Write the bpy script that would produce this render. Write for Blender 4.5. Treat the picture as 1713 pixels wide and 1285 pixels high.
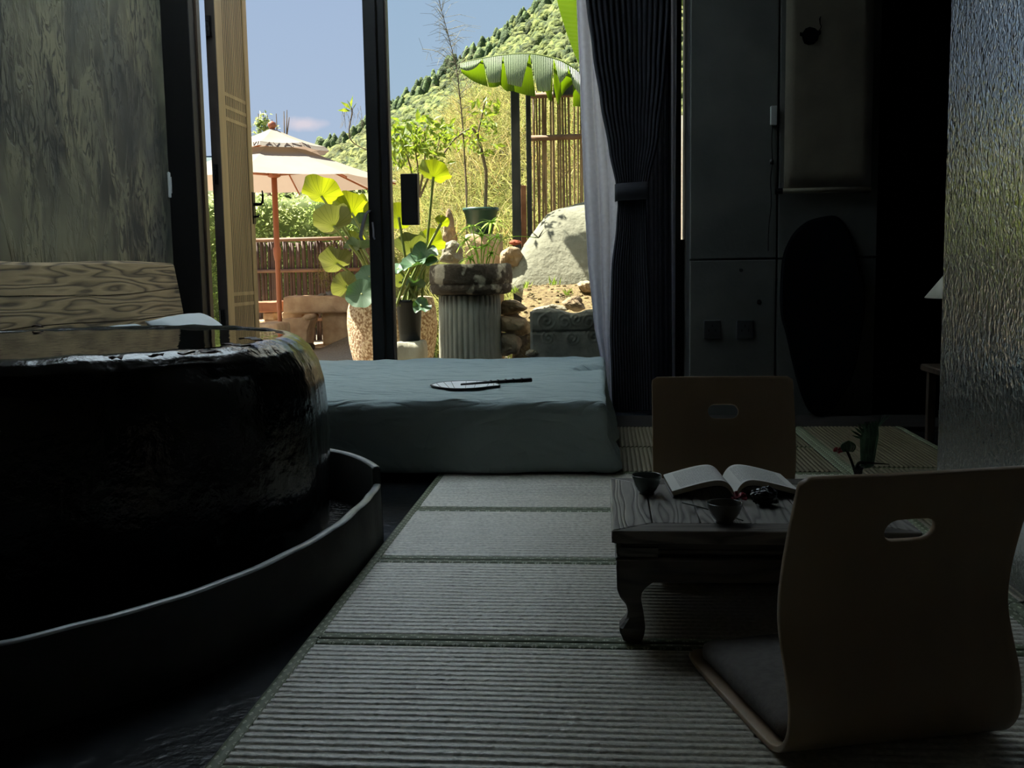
import bpy, bmesh, math, random
from mathutils import Vector, Matrix, noise

for o in list(bpy.data.objects):
    bpy.data.objects.remove(o, do_unlink=True)
SC = bpy.context.scene
COL = SC.collection
PI = math.pi

# ------------------------------------------------------------------ camera
W, H, FPX = 1713, 1285, 1720.0
EYE = Vector((0.0, 0.0, 0.80))
_Y = Vector((153.5, 195.5, -FPX)).normalized()
_Z = Vector((-0.0157, 1.0, (195.5 - 0.0157 * 153.5) / FPX)).normalized()
_X = _Y.cross(_Z).normalized()
_Z = _X.cross(_Y).normalized()
ROT = Matrix((_X, _Y, _Z))
cam_data = bpy.data.cameras.new('camera')
cam_data.sensor_fit = 'HORIZONTAL'
cam_data.sensor_width = 36.0
cam_data.lens = 36.0 * FPX / W
cam_data.clip_end = 2000
cam = bpy.data.objects.new('camera', cam_data)
cam.matrix_world = Matrix.Translation(EYE) @ ROT.to_4x4()
COL.objects.link(cam)
SC.camera = cam


def ray(px, py):
    return ROT @ Vector((px - W / 2, -(py - H / 2), -FPX))


def at(px, py, Y):
    d = ray(px, py)
    return EYE + d * (Y / d.y)


def atz(px, py, z=0.0):
    d = ray(px, py)
    return EYE + d * ((z - EYE.z) / d.z)


# ------------------------------------------------------------------ world, sun, exposure
SC.view_settings.view_transform = 'Standard'
SC.view_settings.look = 'None'
SC.view_settings.exposure = 0.40
SC.view_settings.gamma = 1.0
SC.view_settings.use_curve_mapping = False


def lin(r, g, b):
    def f(c):
        c /= 255.0
        return c / 12.92 if c <= 0.04045 else ((c + 0.055) / 1.055) ** 2.4
    return (f(r), f(g), f(b), 1.0)


LIN = lin
world = bpy.data.worlds.new('sky')
SC.world = world
world.use_nodes = True
wn, wl = world.node_tree.nodes, world.node_tree.links
wn.clear()
w_out = wn.new('ShaderNodeOutputWorld')
w_bg = wn.new('ShaderNodeBackground')
w_tc = wn.new('ShaderNodeTexCoord')
w_sep = wn.new('ShaderNodeSeparateXYZ')
w_ramp = wn.new('ShaderNodeValToRGB')
wl.new(w_tc.outputs['Generated'], w_sep.inputs[0])
wl.new(w_sep.outputs['Z'], w_ramp.inputs[0])
cr = w_ramp.color_ramp
cr.elements[0].position = 0.0
cr.elements[0].color = lin(176, 193, 214)
cr.elements[1].position = 0.9
cr.elements[1].color = lin(128, 156, 204)
e = cr.elements.new(0.30)
e.color = lin(157, 179, 209)
# one small fair-weather cloud low over the hills
w_dir = ray(508, 207).normalized()
w_sub = wn.new('ShaderNodeVectorMath'); w_sub.operation = 'SUBTRACT'
w_sub.inputs[1].default_value = w_dir
w_scl = wn.new('ShaderNodeVectorMath'); w_scl.operation = 'MULTIPLY'
w_scl.inputs[1].default_value = (52, 52, 165)
w_noi = wn.new('ShaderNodeTexNoise'); w_noi.inputs['Scale'].default_value = 90; w_noi.inputs['Detail'].default_value = 5
w_len = wn.new('ShaderNodeVectorMath'); w_len.operation = 'LENGTH'
w_add = wn.new('ShaderNodeMath'); w_add.operation = 'ADD'
w_mr = wn.new('ShaderNodeMapRange')
w_mr.inputs['From Min'].default_value = 1.75; w_mr.inputs['From Max'].default_value = 0.75
w_mr.inputs['To Max'].default_value = 0.75
w_mix = wn.new('ShaderNodeMixRGB')
w_mix.inputs[2].default_value = lin(226, 214, 220)
wl.new(w_tc.outputs['Generated'], w_sub.inputs[0])
wl.new(w_sub.outputs[0], w_scl.inputs[0])
wl.new(w_scl.outputs[0], w_len.inputs[0])
wl.new(w_tc.outputs['Generated'], w_noi.inputs['Vector'])
wl.new(w_len.outputs['Value'], w_add.inputs[0])
wl.new(w_noi.outputs[0], w_add.inputs[1])
wl.new(w_add.outputs[0], w_mr.inputs['Value'])
wl.new(w_mr.outputs[0], w_mix.inputs[0])
wl.new(w_ramp.outputs[0], w_mix.inputs[1])
wl.new(w_mix.outputs[0], w_bg.inputs[0])
w_bg.inputs[1].default_value = 0.80
wl.new(w_bg.outputs[0], w_out.inputs[0])

sun_d = bpy.data.lights.new('sun', 'SUN')
sun_d.energy = 17.5
sun_d.angle = math.radians(0.8)
sun_d.color = (1.0, 0.94, 0.82)
sun = bpy.data.objects.new('sun', sun_d)
sun.rotation_euler = Vector((-0.50, 0.16, 0.85)).to_track_quat('Z', 'Y').to_euler()
sun.location = (-6, 10, 12)
COL.objects.link(sun)


# ------------------------------------------------------------------ mesh helpers
def root_loc(p):
    while p is not None and p.parent is not None:
        p = p.parent
    return p.location.copy() if p is not None else Vector((0, 0, 0))


def ob(name, v, f, m, parent=None, smooth=False, local=False, uv=None):
    me = bpy.data.meshes.new(name)
    if parent is not None and not local:
        L = root_loc(parent)
        v = [(a[0] - L.x, a[1] - L.y, a[2] - L.z) for a in v]
    me.from_pydata([tuple(a) for a in v], [], f)
    if uv is not None:
        lay = me.uv_layers.new(name='UVMap')
        for lp in me.loops:
            lay.data[lp.index].uv = uv[lp.vertex_index]
    if smooth:
        for p in me.polygons:
            p.use_smooth = True
    me.materials.append(m)
    me.validate()
    o = bpy.data.objects.new(name, me)
    COL.objects.link(o)
    if parent is not None:
        o.parent = parent
    return o


def tag(o, label=None, cat=None, group=None, kind=None):
    if label: o['label'] = label
    if cat: o['category'] = cat
    if group: o['group'] = group
    if kind: o['kind'] = kind
    return o


def thing(name, label, cat, loc=(0, 0, 0), rotz=0.0, group=None, kind=None):
    o = bpy.data.objects.new(name, None)
    o.empty_display_size = 0.05
    o.location = loc
    o.rotation_euler = (0, 0, rotz)
    COL.objects.link(o)
    return tag(o, label, cat, group, kind)


def copy_tree(o, parent=None):
    c = o.copy()
    COL.objects.link(c)
    c.parent = parent
    for ch in list(o.children):
        copy_tree(ch, c)
    return c


class MB:
    def __init__(self):
        self.v, self.f = [], []

    def add(self, vf):
        b = len(self.v)
        self.v += [tuple(a) for a in vf[0]]
        self.f += [tuple(i + b for i in q) for q in vf[1]]
        return self

    def build(self, name, m, parent=None, smooth=False, local=False):
        return ob(name, self.v, self.f, m, parent, smooth, local)


def box(x0, x1, y0, y1, z0, z1, bev=0.0, seg=1):
    if bev <= 0:
        v = [(x0, y0, z0), (x1, y0, z0), (x1, y1, z0), (x0, y1, z0), (x0, y0, z1), (x1, y0, z1), (x1, y1, z1), (x0, y1, z1)]
        f = [(0, 3, 2, 1), (4, 5, 6, 7), (0, 1, 5, 4), (1, 2, 6, 5), (2, 3, 7, 6), (3, 0, 4, 7)]
        return v, f
    bm = bmesh.new()
    bmesh.ops.create_cube(bm, size=1)
    for q in bm.verts:
        q.co = Vector(((x0 + x1) / 2 + q.co.x * (x1 - x0), (y0 + y1) / 2 + q.co.y * (y1 - y0), (z0 + z1) / 2 + q.co.z * (z1 - z0)))
    bmesh.ops.bevel(bm, geom=list(bm.edges), offset=bev, segments=seg, affect='EDGES', profile=0.5)
    bm.verts.index_update()
    v = [q.co.copy() for q in bm.verts]
    f = [tuple(q.index for q in p.verts) for p in bm.faces]
    bm.free()
    return v, f


def rbox(c, h, r, nx=12, ny=12, nz=6, fn=None):
    """rounded subdivided box, fn(p, n) may move each vertex"""
    c, h = Vector(c), Vector(h)
    idx, V, Fs = {}, [], []
    N = (nx, ny, nz)

    def vert(i, j, k):
        key = (i, j, k)
        if key in idx: return idx[key]
        t = [-1 + 2 * a / n for a, n in zip(key, N)]
        p = Vector((t[0] * h.x, t[1] * h.y, t[2] * h.z))
        q = Vector([max(-(h[a] - r), min(h[a] - r, p[a])) for a in range(3)])
        d = p - q
        if d.length > 1e-9:
            n = d.normalized(); p = q + n * r
        else:
            n = Vector((0, 0, 1))
        p = p + c
        if fn: p = fn(p, n)
        idx[key] = len(V); V.append(p)
        return idx[key]
    for a, b, cc in ((0, 1, 2), (1, 2, 0), (2, 0, 1)):
        for side in (0, N[cc]):
            for i in range(N[a]):
                for j in range(N[b]):
                    qs = []
                    for di, dj in ((0, 0), (1, 0), (1, 1), (0, 1)):
                        k = [0, 0, 0]; k[a] = i + di; k[b] = j + dj; k[cc] = side
                        qs.append(vert(*k))
                    if side == 0: qs.reverse()
                    Fs.append(tuple(qs))
    return V, Fs


def tube(pts, rad, sides=8, cap=True):
    pts = [Vector(p) for p in pts]
    n = len(pts)
    if not hasattr(rad, '__len__'): rad = [rad] * n
    V, Fs = [], []
    t0 = (pts[1] - pts[0]).normalized()
    ref = Vector((0, 0, 1)) if abs(t0.z) < 0.9 else Vector((1, 0, 0))
    a = t0.cross(ref).normalized()
    for i in range(n):
        t = (pts[min(i + 1, n - 1)] - pts[max(i - 1, 0)]).normalized()
        a = (a - t * a.dot(t)).normalized()
        b = t.cross(a)
        for s in range(sides):
            th = 2 * PI * s / sides
            V.append(pts[i] + (a * math.cos(th) + b * math.sin(th)) * rad[i])
    for i in range(n - 1):
        for s in range(sides):
            s2 = (s + 1) % sides
            Fs.append((i * sides + s, i * sides + s2, (i + 1) * sides + s2, (i + 1) * sides + s))
    if cap:
        Fs.append(tuple(reversed(range(sides))))
        Fs.append(tuple((n - 1) * sides + s for s in range(sides)))
    return V, Fs


def lathe(prof, n=32, c=(0, 0, 0), fn=None, close=False):
    V, Fs = [], []
    m = len(prof)
    for i in range(n):
        th = 2 * PI * i / n
        for r, z in prof:
            p = Vector((c[0] + r * math.cos(th), c[1] + r * math.sin(th), c[2] + z))
            if fn: p = fn(p, th, r, z)
            V.append(p)
    for i in range(n):
        j = (i + 1) % n
        for k in range(m - 1):
            Fs.append((i * m + k, j * m + k, j * m + k + 1, i * m + k + 1))
    if prof[0][0] > 1e-6: Fs.append(tuple(reversed([i * m for i in range(n)])))
    if prof[-1][0] > 1e-6: Fs.append(tuple(i * m + m - 1 for i in range(n)))
    return V, Fs


def prism(outl, y0, y1, place=lambda a, y, b: (a, y, b)):
    """outline of (a, b) points extruded along y"""
    n = len(outl)
    V = [place(a, y0, b) for a, b in outl] + [place(a, y1, b) for a, b in outl]
    Fs = [tuple(range(n)), tuple(reversed(range(n, 2 * n)))]
    for i in range(n):
        j = (i + 1) % n
        Fs.append((j, i, n + i, n + j))
    return V, Fs


def nz(p, s=1.0, o=0.0):
    return noise.noise(Vector((p[0] * s + o, p[1] * s + o * 1.7, p[2] * s - o)))


def fbm(p, s=1.0, o=0.0, oct=4):
    a, t = 1.0, 0.0
    for i in range(oct):
        t += a * nz(p, s, o + i * 7.3); s *= 2.1; a *= 0.5
    return t


def rock(c, rad, seed=0, amp=0.18, sub=4, fn=None, scale=1.4, sq=0.0):
    bm = bmesh.new()
    bmesh.ops.create_icosphere(bm, subdivisions=sub, radius=1)
    for q in bm.verts:
        d = q.co.normalized()
        if sq > 0:
            m = max(abs(d.x), abs(d.y), abs(d.z))
            d = d.lerp(d / m, sq)
        k = 1 + amp * fbm(d, scale, seed * 3.1) + amp * 0.35 * fbm(d, scale * 4, seed * 1.7)
        p = Vector((d.x * rad[0], d.y * rad[1], d.z * rad[2])) * k + Vector(c)
        q.co = fn(p) if fn else p
    bm.verts.index_update()
    v = [q.co.copy() for q in bm.verts]
    f = [tuple(q.index for q in p.verts) for p in bm.faces]
    bm.free()
    return v, f


def inflate(outl, Y, df, db, seed=0, amp=0.02, ns=3.0, rings=9, dens=6, power=2.4):
    """closed outline in pixels at depth Y swollen to the front by df and to the back by db"""
    P = [at(a, b, Y) for a, b in outl]
    Q = []
    for i in range(len(P)):
        a, b = P[i], P[(i + 1) % len(P)]
        for k in range(dens): Q.append(a.lerp(b, k / dens))
    for _ in range(2):
        Q = [(Q[i - 1] + Q[i] * 2 + Q[(i + 1) % len(Q)]) / 4 for i in range(len(Q))]
    c = sum(Q, Vector()) / len(Q)
    n = len(Q)
    V, Fs = [], []

    def layer(k, yo):
        for q in Q:
            p = c + (q - c) * k
            p.y = Y + yo
            d = (p - c); d.y = yo
            p += d.normalized() * amp * fbm(p, ns, seed) if d.length > 1e-6 else Vector()
            V.append(p)
    ks = [math.sin(PI / 2 * i / rings) for i in range(1, rings + 1)]
    for k in ks: layer(k, -df * (1 - k ** power) ** (1 / power))
    for k in reversed(ks[:-1]): layer(k, db * (1 - k ** power) ** (1 / power))
    L = 2 * rings - 1
    for i in range(L - 1):
        for j in range(n):
            j2 = (j + 1) % n
            Fs.append((i * n + j, i * n + j2, (i + 1) * n + j2, (i + 1) * n + j))
    V.append(Vector((c.x, Y - df, c.z))); V.append(Vector((c.x, Y + db, c.z)))
    a, b = len(V) - 2, len(V) - 1
    for j in range(n):
        j2 = (j + 1) % n
        Fs.append((a, j2, j)); Fs.append((b, (L - 1) * n + j, (L - 1) * n + j2))
    return V, Fs


def catmull(pts, n=8):
    pts = [Vector(p) for p in pts]
    out = []
    for i in range(len(pts) - 1):
        p0, p1, p2, p3 = pts[max(i - 1, 0)], pts[i], pts[i + 1], pts[min(i + 2, len(pts) - 1)]
        for k in range(n):
            t = k / n
            out.append(0.5 * ((2 * p1) + (p2 - p0) * t + (2 * p0 - 5 * p1 + 4 * p2 - p3) * t * t + (3 * p1 - p0 - 3 * p2 + p3) * t ** 3))
    out.append(pts[-1])
    return out


# ------------------------------------------------------------------ materials
def new_mat(name):
    m = bpy.data.materials.new(name)
    m.use_nodes = True
    nt = m.node_tree
    b = nt.nodes['Principled BSDF']
    return m, nt, nt.nodes, nt.links, b


def mat(name, c1, c2=None, scale=6.0, rough=0.6, metal=0.0, bump=0.0, bscale=None, detail=5.0, stretch=(1, 1, 1), spec=0.5,
        lo=0.35, hi=0.65, trans=0.0, distort=0.0, coat=0.0, rvar=0.0, tcol=None, gain=1.0):
    """principled surface: noise between two colours, optional relief, optional light passing through (leaves, cloth)"""
    m, nt, N, L, b = new_mat(name)

    def lin(*c):
        q = LIN(*c)
        return (q[0] * gain, q[1] * gain, q[2] * gain, 1.0)
    tc = N.new('ShaderNodeTexCoord')
    mp = N.new('ShaderNodeMapping')
    mp.inputs['Scale'].default_value = stretch
    L.new(tc.outputs['Object'], mp.inputs[0])
    b.inputs['Roughness'].default_value = rough
    b.inputs['Metallic'].default_value = metal
    b.inputs['Specular IOR Level'].default_value = spec
    b.inputs['Coat Weight'].default_value = coat
    src = None
    if c2 is None:
        b.inputs['Base Color'].default_value = lin(*c1)
    else:
        no = N.new('ShaderNodeTexNoise')
        no.inputs['Scale'].default_value = scale
        no.inputs['Detail'].default_value = detail
        no.inputs['Distortion'].default_value = distort
        L.new(mp.outputs[0], no.inputs['Vector'])
        ra = N.new('ShaderNodeValToRGB')
        ra.color_ramp.elements[0].position = lo; ra.color_ramp.elements[0].color = lin(*c1)
        ra.color_ramp.elements[1].position = hi; ra.color_ramp.elements[1].color = lin(*c2)
        L.new(no.outputs[0], ra.inputs[0])
        src = ra.outputs[0]
        if rvar:
            ge = N.new('ShaderNodeNewGeometry')
            hs = N.new('ShaderNodeHueSaturation')
            mr = N.new('ShaderNodeMapRange')
            mr.inputs['To Min'].default_value = 1 - rvar; mr.inputs['To Max'].default_value = 1 + rvar
            L.new(ge.outputs['Random Per Island'], mr.inputs[0])
            L.new(mr.outputs[0], hs.inputs['Value'])
            L.new(src, hs.inputs['Color'])
            src = hs.outputs[0]
        L.new(src, b.inputs['Base Color'])
    if bump > 0:
        nb = N.new('ShaderNodeTexNoise')
        nb.inputs['Scale'].default_value = bscale or scale * 3
        nb.inputs['Detail'].default_value = 6
        L.new(mp.outputs[0], nb.inputs['Vector'])
        bu = N.new('ShaderNodeBump')
        bu.inputs['Strength'].default_value = 1.0
        bu.inputs['Distance'].default_value = bump
        L.new(nb.outputs[0], bu.inputs['Height'])
        L.new(bu.outputs[0], b.inputs['Normal'])
    if trans > 0:
        tr = N.new('ShaderNodeBsdfTranslucent')
        mx = N.new('ShaderNodeMixShader')
        mx.inputs[0].default_value = trans
        if tcol is not None: tr.inputs[0].default_value = lin(*tcol)
        elif src is not None: L.new(src, tr.inputs[0])
        else: tr.inputs[0].default_value = lin(*c1)
        L.new(b.outputs[0], mx.inputs[1]); L.new(tr.outputs[0], mx.inputs[2])
        L.new(mx.outputs[0], N['Material Output'].inputs[0])
    return m


def wood(name, c1, c2, axis=0, scale=9.0, rough=0.55, bump=0.0012, spec=0.4, ring=5.0):
    """long-grained wood: rings stretched along the given axis"""
    m, nt, N, L, b = new_mat(name)
    tc = N.new('ShaderNodeTexCoord')
    mp = N.new('ShaderNodeMapping')
    s = [scale, scale, scale]; s[axis] = scale * 0.09
    mp.inputs['Scale'].default_value = s
    L.new(tc.outputs['Object'], mp.inputs[0])
    n1 = N.new('ShaderNodeTexNoise'); n1.inputs['Scale'].default_value = 0.8; n1.inputs['Detail'].default_value = 3
    L.new(mp.outputs[0], n1.inputs['Vector'])
    mu = N.new('ShaderNodeMath'); mu.operation = 'MULTIPLY'; mu.inputs[1].default_value = ring * 3.0
    L.new(n1.outputs[0], mu.inputs[0])
    si = N.new('ShaderNodeMath'); si.operation = 'FRACT'
    L.new(mu.outputs[0], si.inputs[0])
    n2 = N.new('ShaderNodeTexNoise'); n2.inputs['Scale'].default_value = 9; n2.inputs['Detail'].default_value = 6
    L.new(mp.outputs[0], n2.inputs['Vector'])
    pk = N.new('ShaderNodeValToRGB')
    E = pk.color_ramp.elements
    E[0].position = 0.0; E[0].color = (0.62, 0.62, 0.62, 1)
    E[1].position = 1.0; E[1].color = (0.5, 0.5, 0.5, 1)
    q = E.new(0.45); q.color = (0.85, 0.85, 0.85, 1)
    q = E.new(0.86); q.color = (0.12, 0.12, 0.12, 1)
    L.new(si.outputs[0], pk.inputs[0])
    ad = N.new('ShaderNodeMath'); ad.operation = 'MULTIPLY_ADD'; ad.inputs[1].default_value = 0.62
    sc_ = N.new('ShaderNodeMath'); sc_.operation = 'MULTIPLY'; sc_.inputs[1].default_value = 0.42
    L.new(n2.outputs[0], sc_.inputs[0])
    L.new(pk.outputs[0], ad.inputs[0]); L.new(sc_.outputs[0], ad.inputs[2])
    ra = N.new('ShaderNodeValToRGB')
    ra.color_ramp.elements[0].position = 0.25; ra.color_ramp.elements[0].color = lin(*c1)
    ra.color_ramp.elements[1].position = 0.75; ra.color_ramp.elements[1].color = lin(*c2)
    L.new(ad.outputs[0], ra.inputs[0]); L.new(ra.outputs[0], b.inputs['Base Color'])
    bu = N.new('ShaderNodeBump'); bu.inputs['Distance'].default_value = bump
    L.new(ad.outputs[0], bu.inputs['Height']); L.new(bu.outputs[0], b.inputs['Normal'])
    b.inputs['Roughness'].default_value = rough
    b.inputs['Specular IOR Level'].default_value = spec
    return m


random.seed(7)

# ================================================================== ROOM MATERIALS
def plaster_mat():
    m, nt, N, L, b = new_mat('troweled_plaster')
    tc = N.new('ShaderNodeTexCoord')
    def noi(sc, st, det, dist=0.0):
        mp = N.new('ShaderNodeMapping'); mp.inputs['Scale'].default_value = st
        L.new(tc.outputs['Object'], mp.inputs[0])
        n = N.new('ShaderNodeTexNoise'); n.inputs['Scale'].default_value = sc; n.inputs['Detail'].default_value = det
        n.inputs['Distortion'].default_value = dist
        L.new(mp.outputs[0], n.inputs['Vector'])
        return n
    def ramp(n, p0, c0, p1, c1):
        r = N.new('ShaderNodeValToRGB')
        r.color_ramp.elements[0].position = p0; r.color_ramp.elements[0].color = c0
        r.color_ramp.elements[1].position = p1; r.color_ramp.elements[1].color = c1
        L.new(n.outputs[0], r.inputs[0]); return r
    big = ramp(noi(2.2, (1, 1.6, 0.8), 6, 0.6), 0.36, lin(74, 75, 67), 0.64, lin(122, 118, 93))
    stre = ramp(noi(3.2, (1, 1.7, 0.6), 9, 1.2), 0.42, (0, 0, 0, 1), 0.54, (1, 1, 1, 1))
    fine = ramp(noi(13, (1, 1.5, 0.6), 9, 1.8), 0.38, (0, 0, 0, 1), 0.5, (1, 1, 1, 1))
    zone = ramp(noi(1.6, (1, 1.3, 0.9), 3, 0.3), 0.42, (0.9, 0.9, 0.9, 1), 0.62, (0.12, 0.12, 0.12, 1))
    m1 = N.new('ShaderNodeMath'); m1.operation = 'MULTIPLY'
    L.new(stre.outputs[0], m1.inputs[0]); L.new(fine.outputs[0], m1.inputs[1])
    inv = N.new('ShaderNodeMath'); inv.operation = 'SUBTRACT'; inv.inputs[0].default_value = 1
    L.new(m1.outputs[0], inv.inputs[1])
    m2 = N.new('ShaderNodeMath'); m2.operation = 'MULTIPLY'
    L.new(inv.outputs[0], m2.inputs[0]); L.new(zone.outputs[0], m2.inputs[1])
    mx = N.new('ShaderNodeMixRGB'); mx.inputs[2].default_value = lin(26, 29, 30)
    L.new(m2.outputs[0], mx.inputs[0]); L.new(big.outputs[0], mx.inputs[1])
    L.new(mx.outputs[0], b.inputs['Base Color'])
    bu = N.new('ShaderNodeBump'); bu.inputs['Distance'].default_value = 0.006
    L.new(m1.outputs[0], bu.inputs['Height']); L.new(bu.outputs[0], b.inputs['Normal'])
    b.inputs['Roughness'].default_value = 0.75
    return m


M_plaster = plaster_mat()
M_conc = mat('board_marked_concrete', (66, 69, 66), (86, 87, 82), 2.4, 0.85, bump=0.002, bscale=26)
M_pale = mat('warm_pale_plaster', (134, 124, 110), (144, 134, 120), 3, 0.9)
M_dark = mat('dark_stained_wall', (20, 22, 25), (28, 30, 34), 2.0, 0.9)
M_ceil = mat('brown_ceiling_boards', (84, 74, 62), (98, 86, 72), 3.0, 0.9)
M_slate = mat('wet_black_slate', (16, 18, 21), (34, 36, 40), 3.5, 0.22, bump=0.003, bscale=30)
M_frame = mat('black_window_frame', (9, 9, 10), (15, 14, 13), 8, 0.5, spec=0.3)
M_bronze = mat('dark_bronze_frame_edge', (58, 44, 34), None, rough=0.4)
M_doorw = mat('honey_door_wood', (150, 124, 84), (176, 148, 104), 14, 0.4, stretch=(1, 1, 0.08))
M_doord = mat('dark_door_edge', (52, 45, 40), (62, 54, 48), 8, 0.5)
M_doorb = mat('brown_door_backing', (40, 28, 22), (52, 37, 29), 9, 0.6, stretch=(1, 1, 0.1))
M_iron = mat('black_iron', (20, 20, 22), (32, 31, 31), 20, 0.4, 0.6)
M_white = mat('off_white_plastic', (196, 196, 192), None, rough=0.4)
M_greymetal = mat('grey_handle_metal', (128, 124, 130), None, rough=0.35, metal=0.3)


def struct(name, label, vf, m, cat='structure', parent=None, smooth=False):
    o = ob(name, vf[0], vf[1], m, parent, smooth)
    if parent is None: tag(o, label, cat, kind='structure')
    return o


XL, XW = -2.51, 0.46          # left wall face, right end of the window opening
YW = 6.0                      # inner face of the window wall
struct('floor', 'wet black slate floor sunk below the tatami mats', box(-2.66, 3.35, -1.95, 7.45, -0.12, -0.03), M_slate, 'floor')
struct('wall_left', 'rough troweled grey-green plaster wall beside the stone tub', box(-2.66, XL, -1.95, 6.15, -0.03, 3.4), M_plaster, 'wall')
struct('wall_back', 'plain pale wall behind the viewer', box(-2.66, 3.35, -1.95, -1.80, -0.03, 3.4), M_pale, 'wall')
struct('wall_right', 'plain dark wall far to the right', box(3.2, 3.35, -1.80, 7.45, -0.03, 3.4), M_dark, 'wall')
SK = (-2.42, -0.45, 3.85, 5.92)      # unseen frosted roof light over the bed, added to brighten the room
mbc = MB()
for q in ((-2.66, 3.35, -1.95, SK[2]), (-2.66, 3.35, SK[3], 7.45), (-2.66, SK[0], SK[2], SK[3]), (SK[1], 3.35, SK[2], SK[3])): mbc.add(box(q[0], q[1], q[2], q[3], 3.4, 3.52))
struct('ceiling', 'brown board ceiling with an added roof light over the bed', (mbc.v, mbc.f), M_ceil, 'ceiling')
M_frost = mat('added_roof_light_glass', (230, 242, 252), None, rough=0.5, trans=0.94)
sky_l = thing('added_roof_light', 'added frosted roof light above the bed, brightening the room', 'window', ((SK[0] + SK[1]) / 2, (SK[2] + SK[3]) / 2, 3.45), kind='structure')
for k in range(4):
    w_ = (SK[1] - SK[0]) / 4
    bb = box(SK[0] + k * w_ + 0.015, SK[0] + (k + 1) * w_ - 0.015, SK[2], SK[3], 3.455, 3.465); ob('pane', bb[0], bb[1], M_frost, sky_l)
    bb = box(SK[0] + k * w_ - 0.015, SK[0] + k * w_ + 0.015, SK[2], SK[3], 3.44, 3.48); ob('bar', bb[0], bb[1], M_frame, sky_l)
struct('trim_1', 'dark header beam over the sliding window', box(XL, XW + 0.15, YW, 6.15, 3.2, 3.4), M_frame, 'trim')
struct('wall_alcove', 'black end wall of the dark alcove beside the scroll', box(1.43, 3.2, 7.3, 7.45, -0.03, 3.4), M_dark, 'wall')
struct('wall_alcove_side', 'dark side wall of the alcove behind the concrete', box(1.33, 1.43, 5.85, 7.45, -0.03, 3.4), M_dark, 'wall')
struct('wall_return', 'short concrete return closing the window opening', box(XW, XW + 0.15, 5.85, 6.15, -0.03, 3.4), M_conc, 'wall')
M_poly = mat('added_milky_roof_sheet', (244, 244, 240), None, rough=0.6, trans=0.85)  # unseen sheet roof, added to glow in the sun and keep direct sun out
pr_ = thing('added_porch_roof', 'added milky roof outside above the window, spreading sunlight into the room', 'roof', (-0.9, 7.0, 3.3), kind='structure')
for k in range(7):
    bb = box(-4.6 + k * 1.05 + 0.01, -4.6 + (k + 1) * 1.05 - 0.01, 6.15, 8.1, 3.30, 3.306); ob('roof_sheet', bb[0], bb[1], M_poly, pr_)
for k in range(8):
    bb = box(-4.6 + k * 1.05 - 0.02, -4.6 + k * 1.05 + 0.02, 6.15, 8.1, 3.25, 3.30); ob('rafter', bb[0], bb[1], M_frame, pr_)
struct('wall_outside', 'grey outside wall of the house left of the open door', box(-4.6, -2.66, 6.0, 6.15, -0.3, 3.52), M_conc, 'wall')

# concrete wall right of the curtain: four cast panels over a darker core
wf = struct('wall_front', 'board marked grey concrete wall between curtain and dark alcove', box(XW, 1.43, 5.63, 5.85, -0.03, 3.4), M_dark, 'wall')
zj = 0.83
for x0, x1 in ((XW, 0.912), (0.92, 1.43)):
    for z0, z1 in ((-0.03, zj - 0.004), (zj + 0.004, 3.4)):
        bb = box(x0, x1, 5.60, 5.635, z0, z1, 0.004)
        ob('concrete_panel', bb[0], bb[1], M_conc, wf)
for px, py, r in ((1240, 452, 0.011), (1270, 505, 0.012), (1324, 667, 0.008), (1427, 659, 0.008)):
    p = at(px, py, 5.6)
    v, f = lathe([(0.0, 0.0), (r, 0.0), (r * 0.9, 0.006), (0.0, 0.006)], 12)
    v = [(p.x + a.x, 5.6005 - a.z, p.z + a.y) for a in v]
    ob('tie_hole_plug', v, f, M_frame, wf)

# dark corner post on the left of the opening
xj = at(347, 300, 6.0).x
po = struct('trim_2', 'black timber corner post at the left of the opening', box(XL, xj - 0.012, 5.86, 5.985, -0.03, 3.2, 0.004), M_frame, 'trim')
bb = box(xj - 0.012, xj, 5.95, 6.0, -0.03, 3.2)
ob('edge_strip', bb[0], bb[1], M_bronze, po)

# ---------------------------------------------------------------- lattice door, swung outward
ya = 6.20
xa, xb = at(356, 300, ya).x, at(372, 300, ya).x
yb = xb / at(424, 300, 1.0).x
zt = 3.1
dr = thing('door_1', 'honey brown lattice door swung open outside, with black handle', 'door', ((xa + xb) / 2, ya, 0.0), kind='structure')
sw = 0.105
for y0, y1, nm in ((ya, ya + sw, 'stile'), (yb - 0.075, yb, 'stile')):
    bb = box(xa + 0.004, xb, y0 + 0.002, y1, 0.02, zt, 0.003); ob(nm, bb[0], bb[1], M_doorw, dr)
bb = box(xa, xb - 0.002, ya - 0.004, ya + 0.002, 0.02, zt); ob('edge_face', bb[0], bb[1], M_doord, dr)
bb = box(xa + 0.006, xb - 0.0085, ya + sw, yb - 0.075, 0.06, zt); ob('backing_panel', bb[0], bb[1], M_doorb, dr)
ns = 13
yy0, yy1 = ya + sw, yb - 0.075
for i in range(ns):
    yc = yy0 + (i + 0.75) * (yy1 - yy0) / (ns + 0.5)
    bb = box(xb - 0.0085, xb - 0.007, yc - 0.0075, yc + 0.0075, 0.12, zt - 0.12); ob('slat', bb[0], bb[1], M_doorw, dr)
zr = [at(372, y, 6.25).z for y in (153, 175, 195, 493, 511)]
for z in zr:
    bb = box(xb - 0.0085, xb - 0.0055, yy0, yy1, z - 0.011, z + 0.011); ob('rail', bb[0], bb[1], M_doorw, dr)
for z0, z1 in ((0.02, 0.12), (zt - 0.12, zt)):
    bb = box(xa + 0.004, xb, yy0, yy1, z0, z1); ob('rail', bb[0], bb[1], M_doorw, dr)
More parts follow.
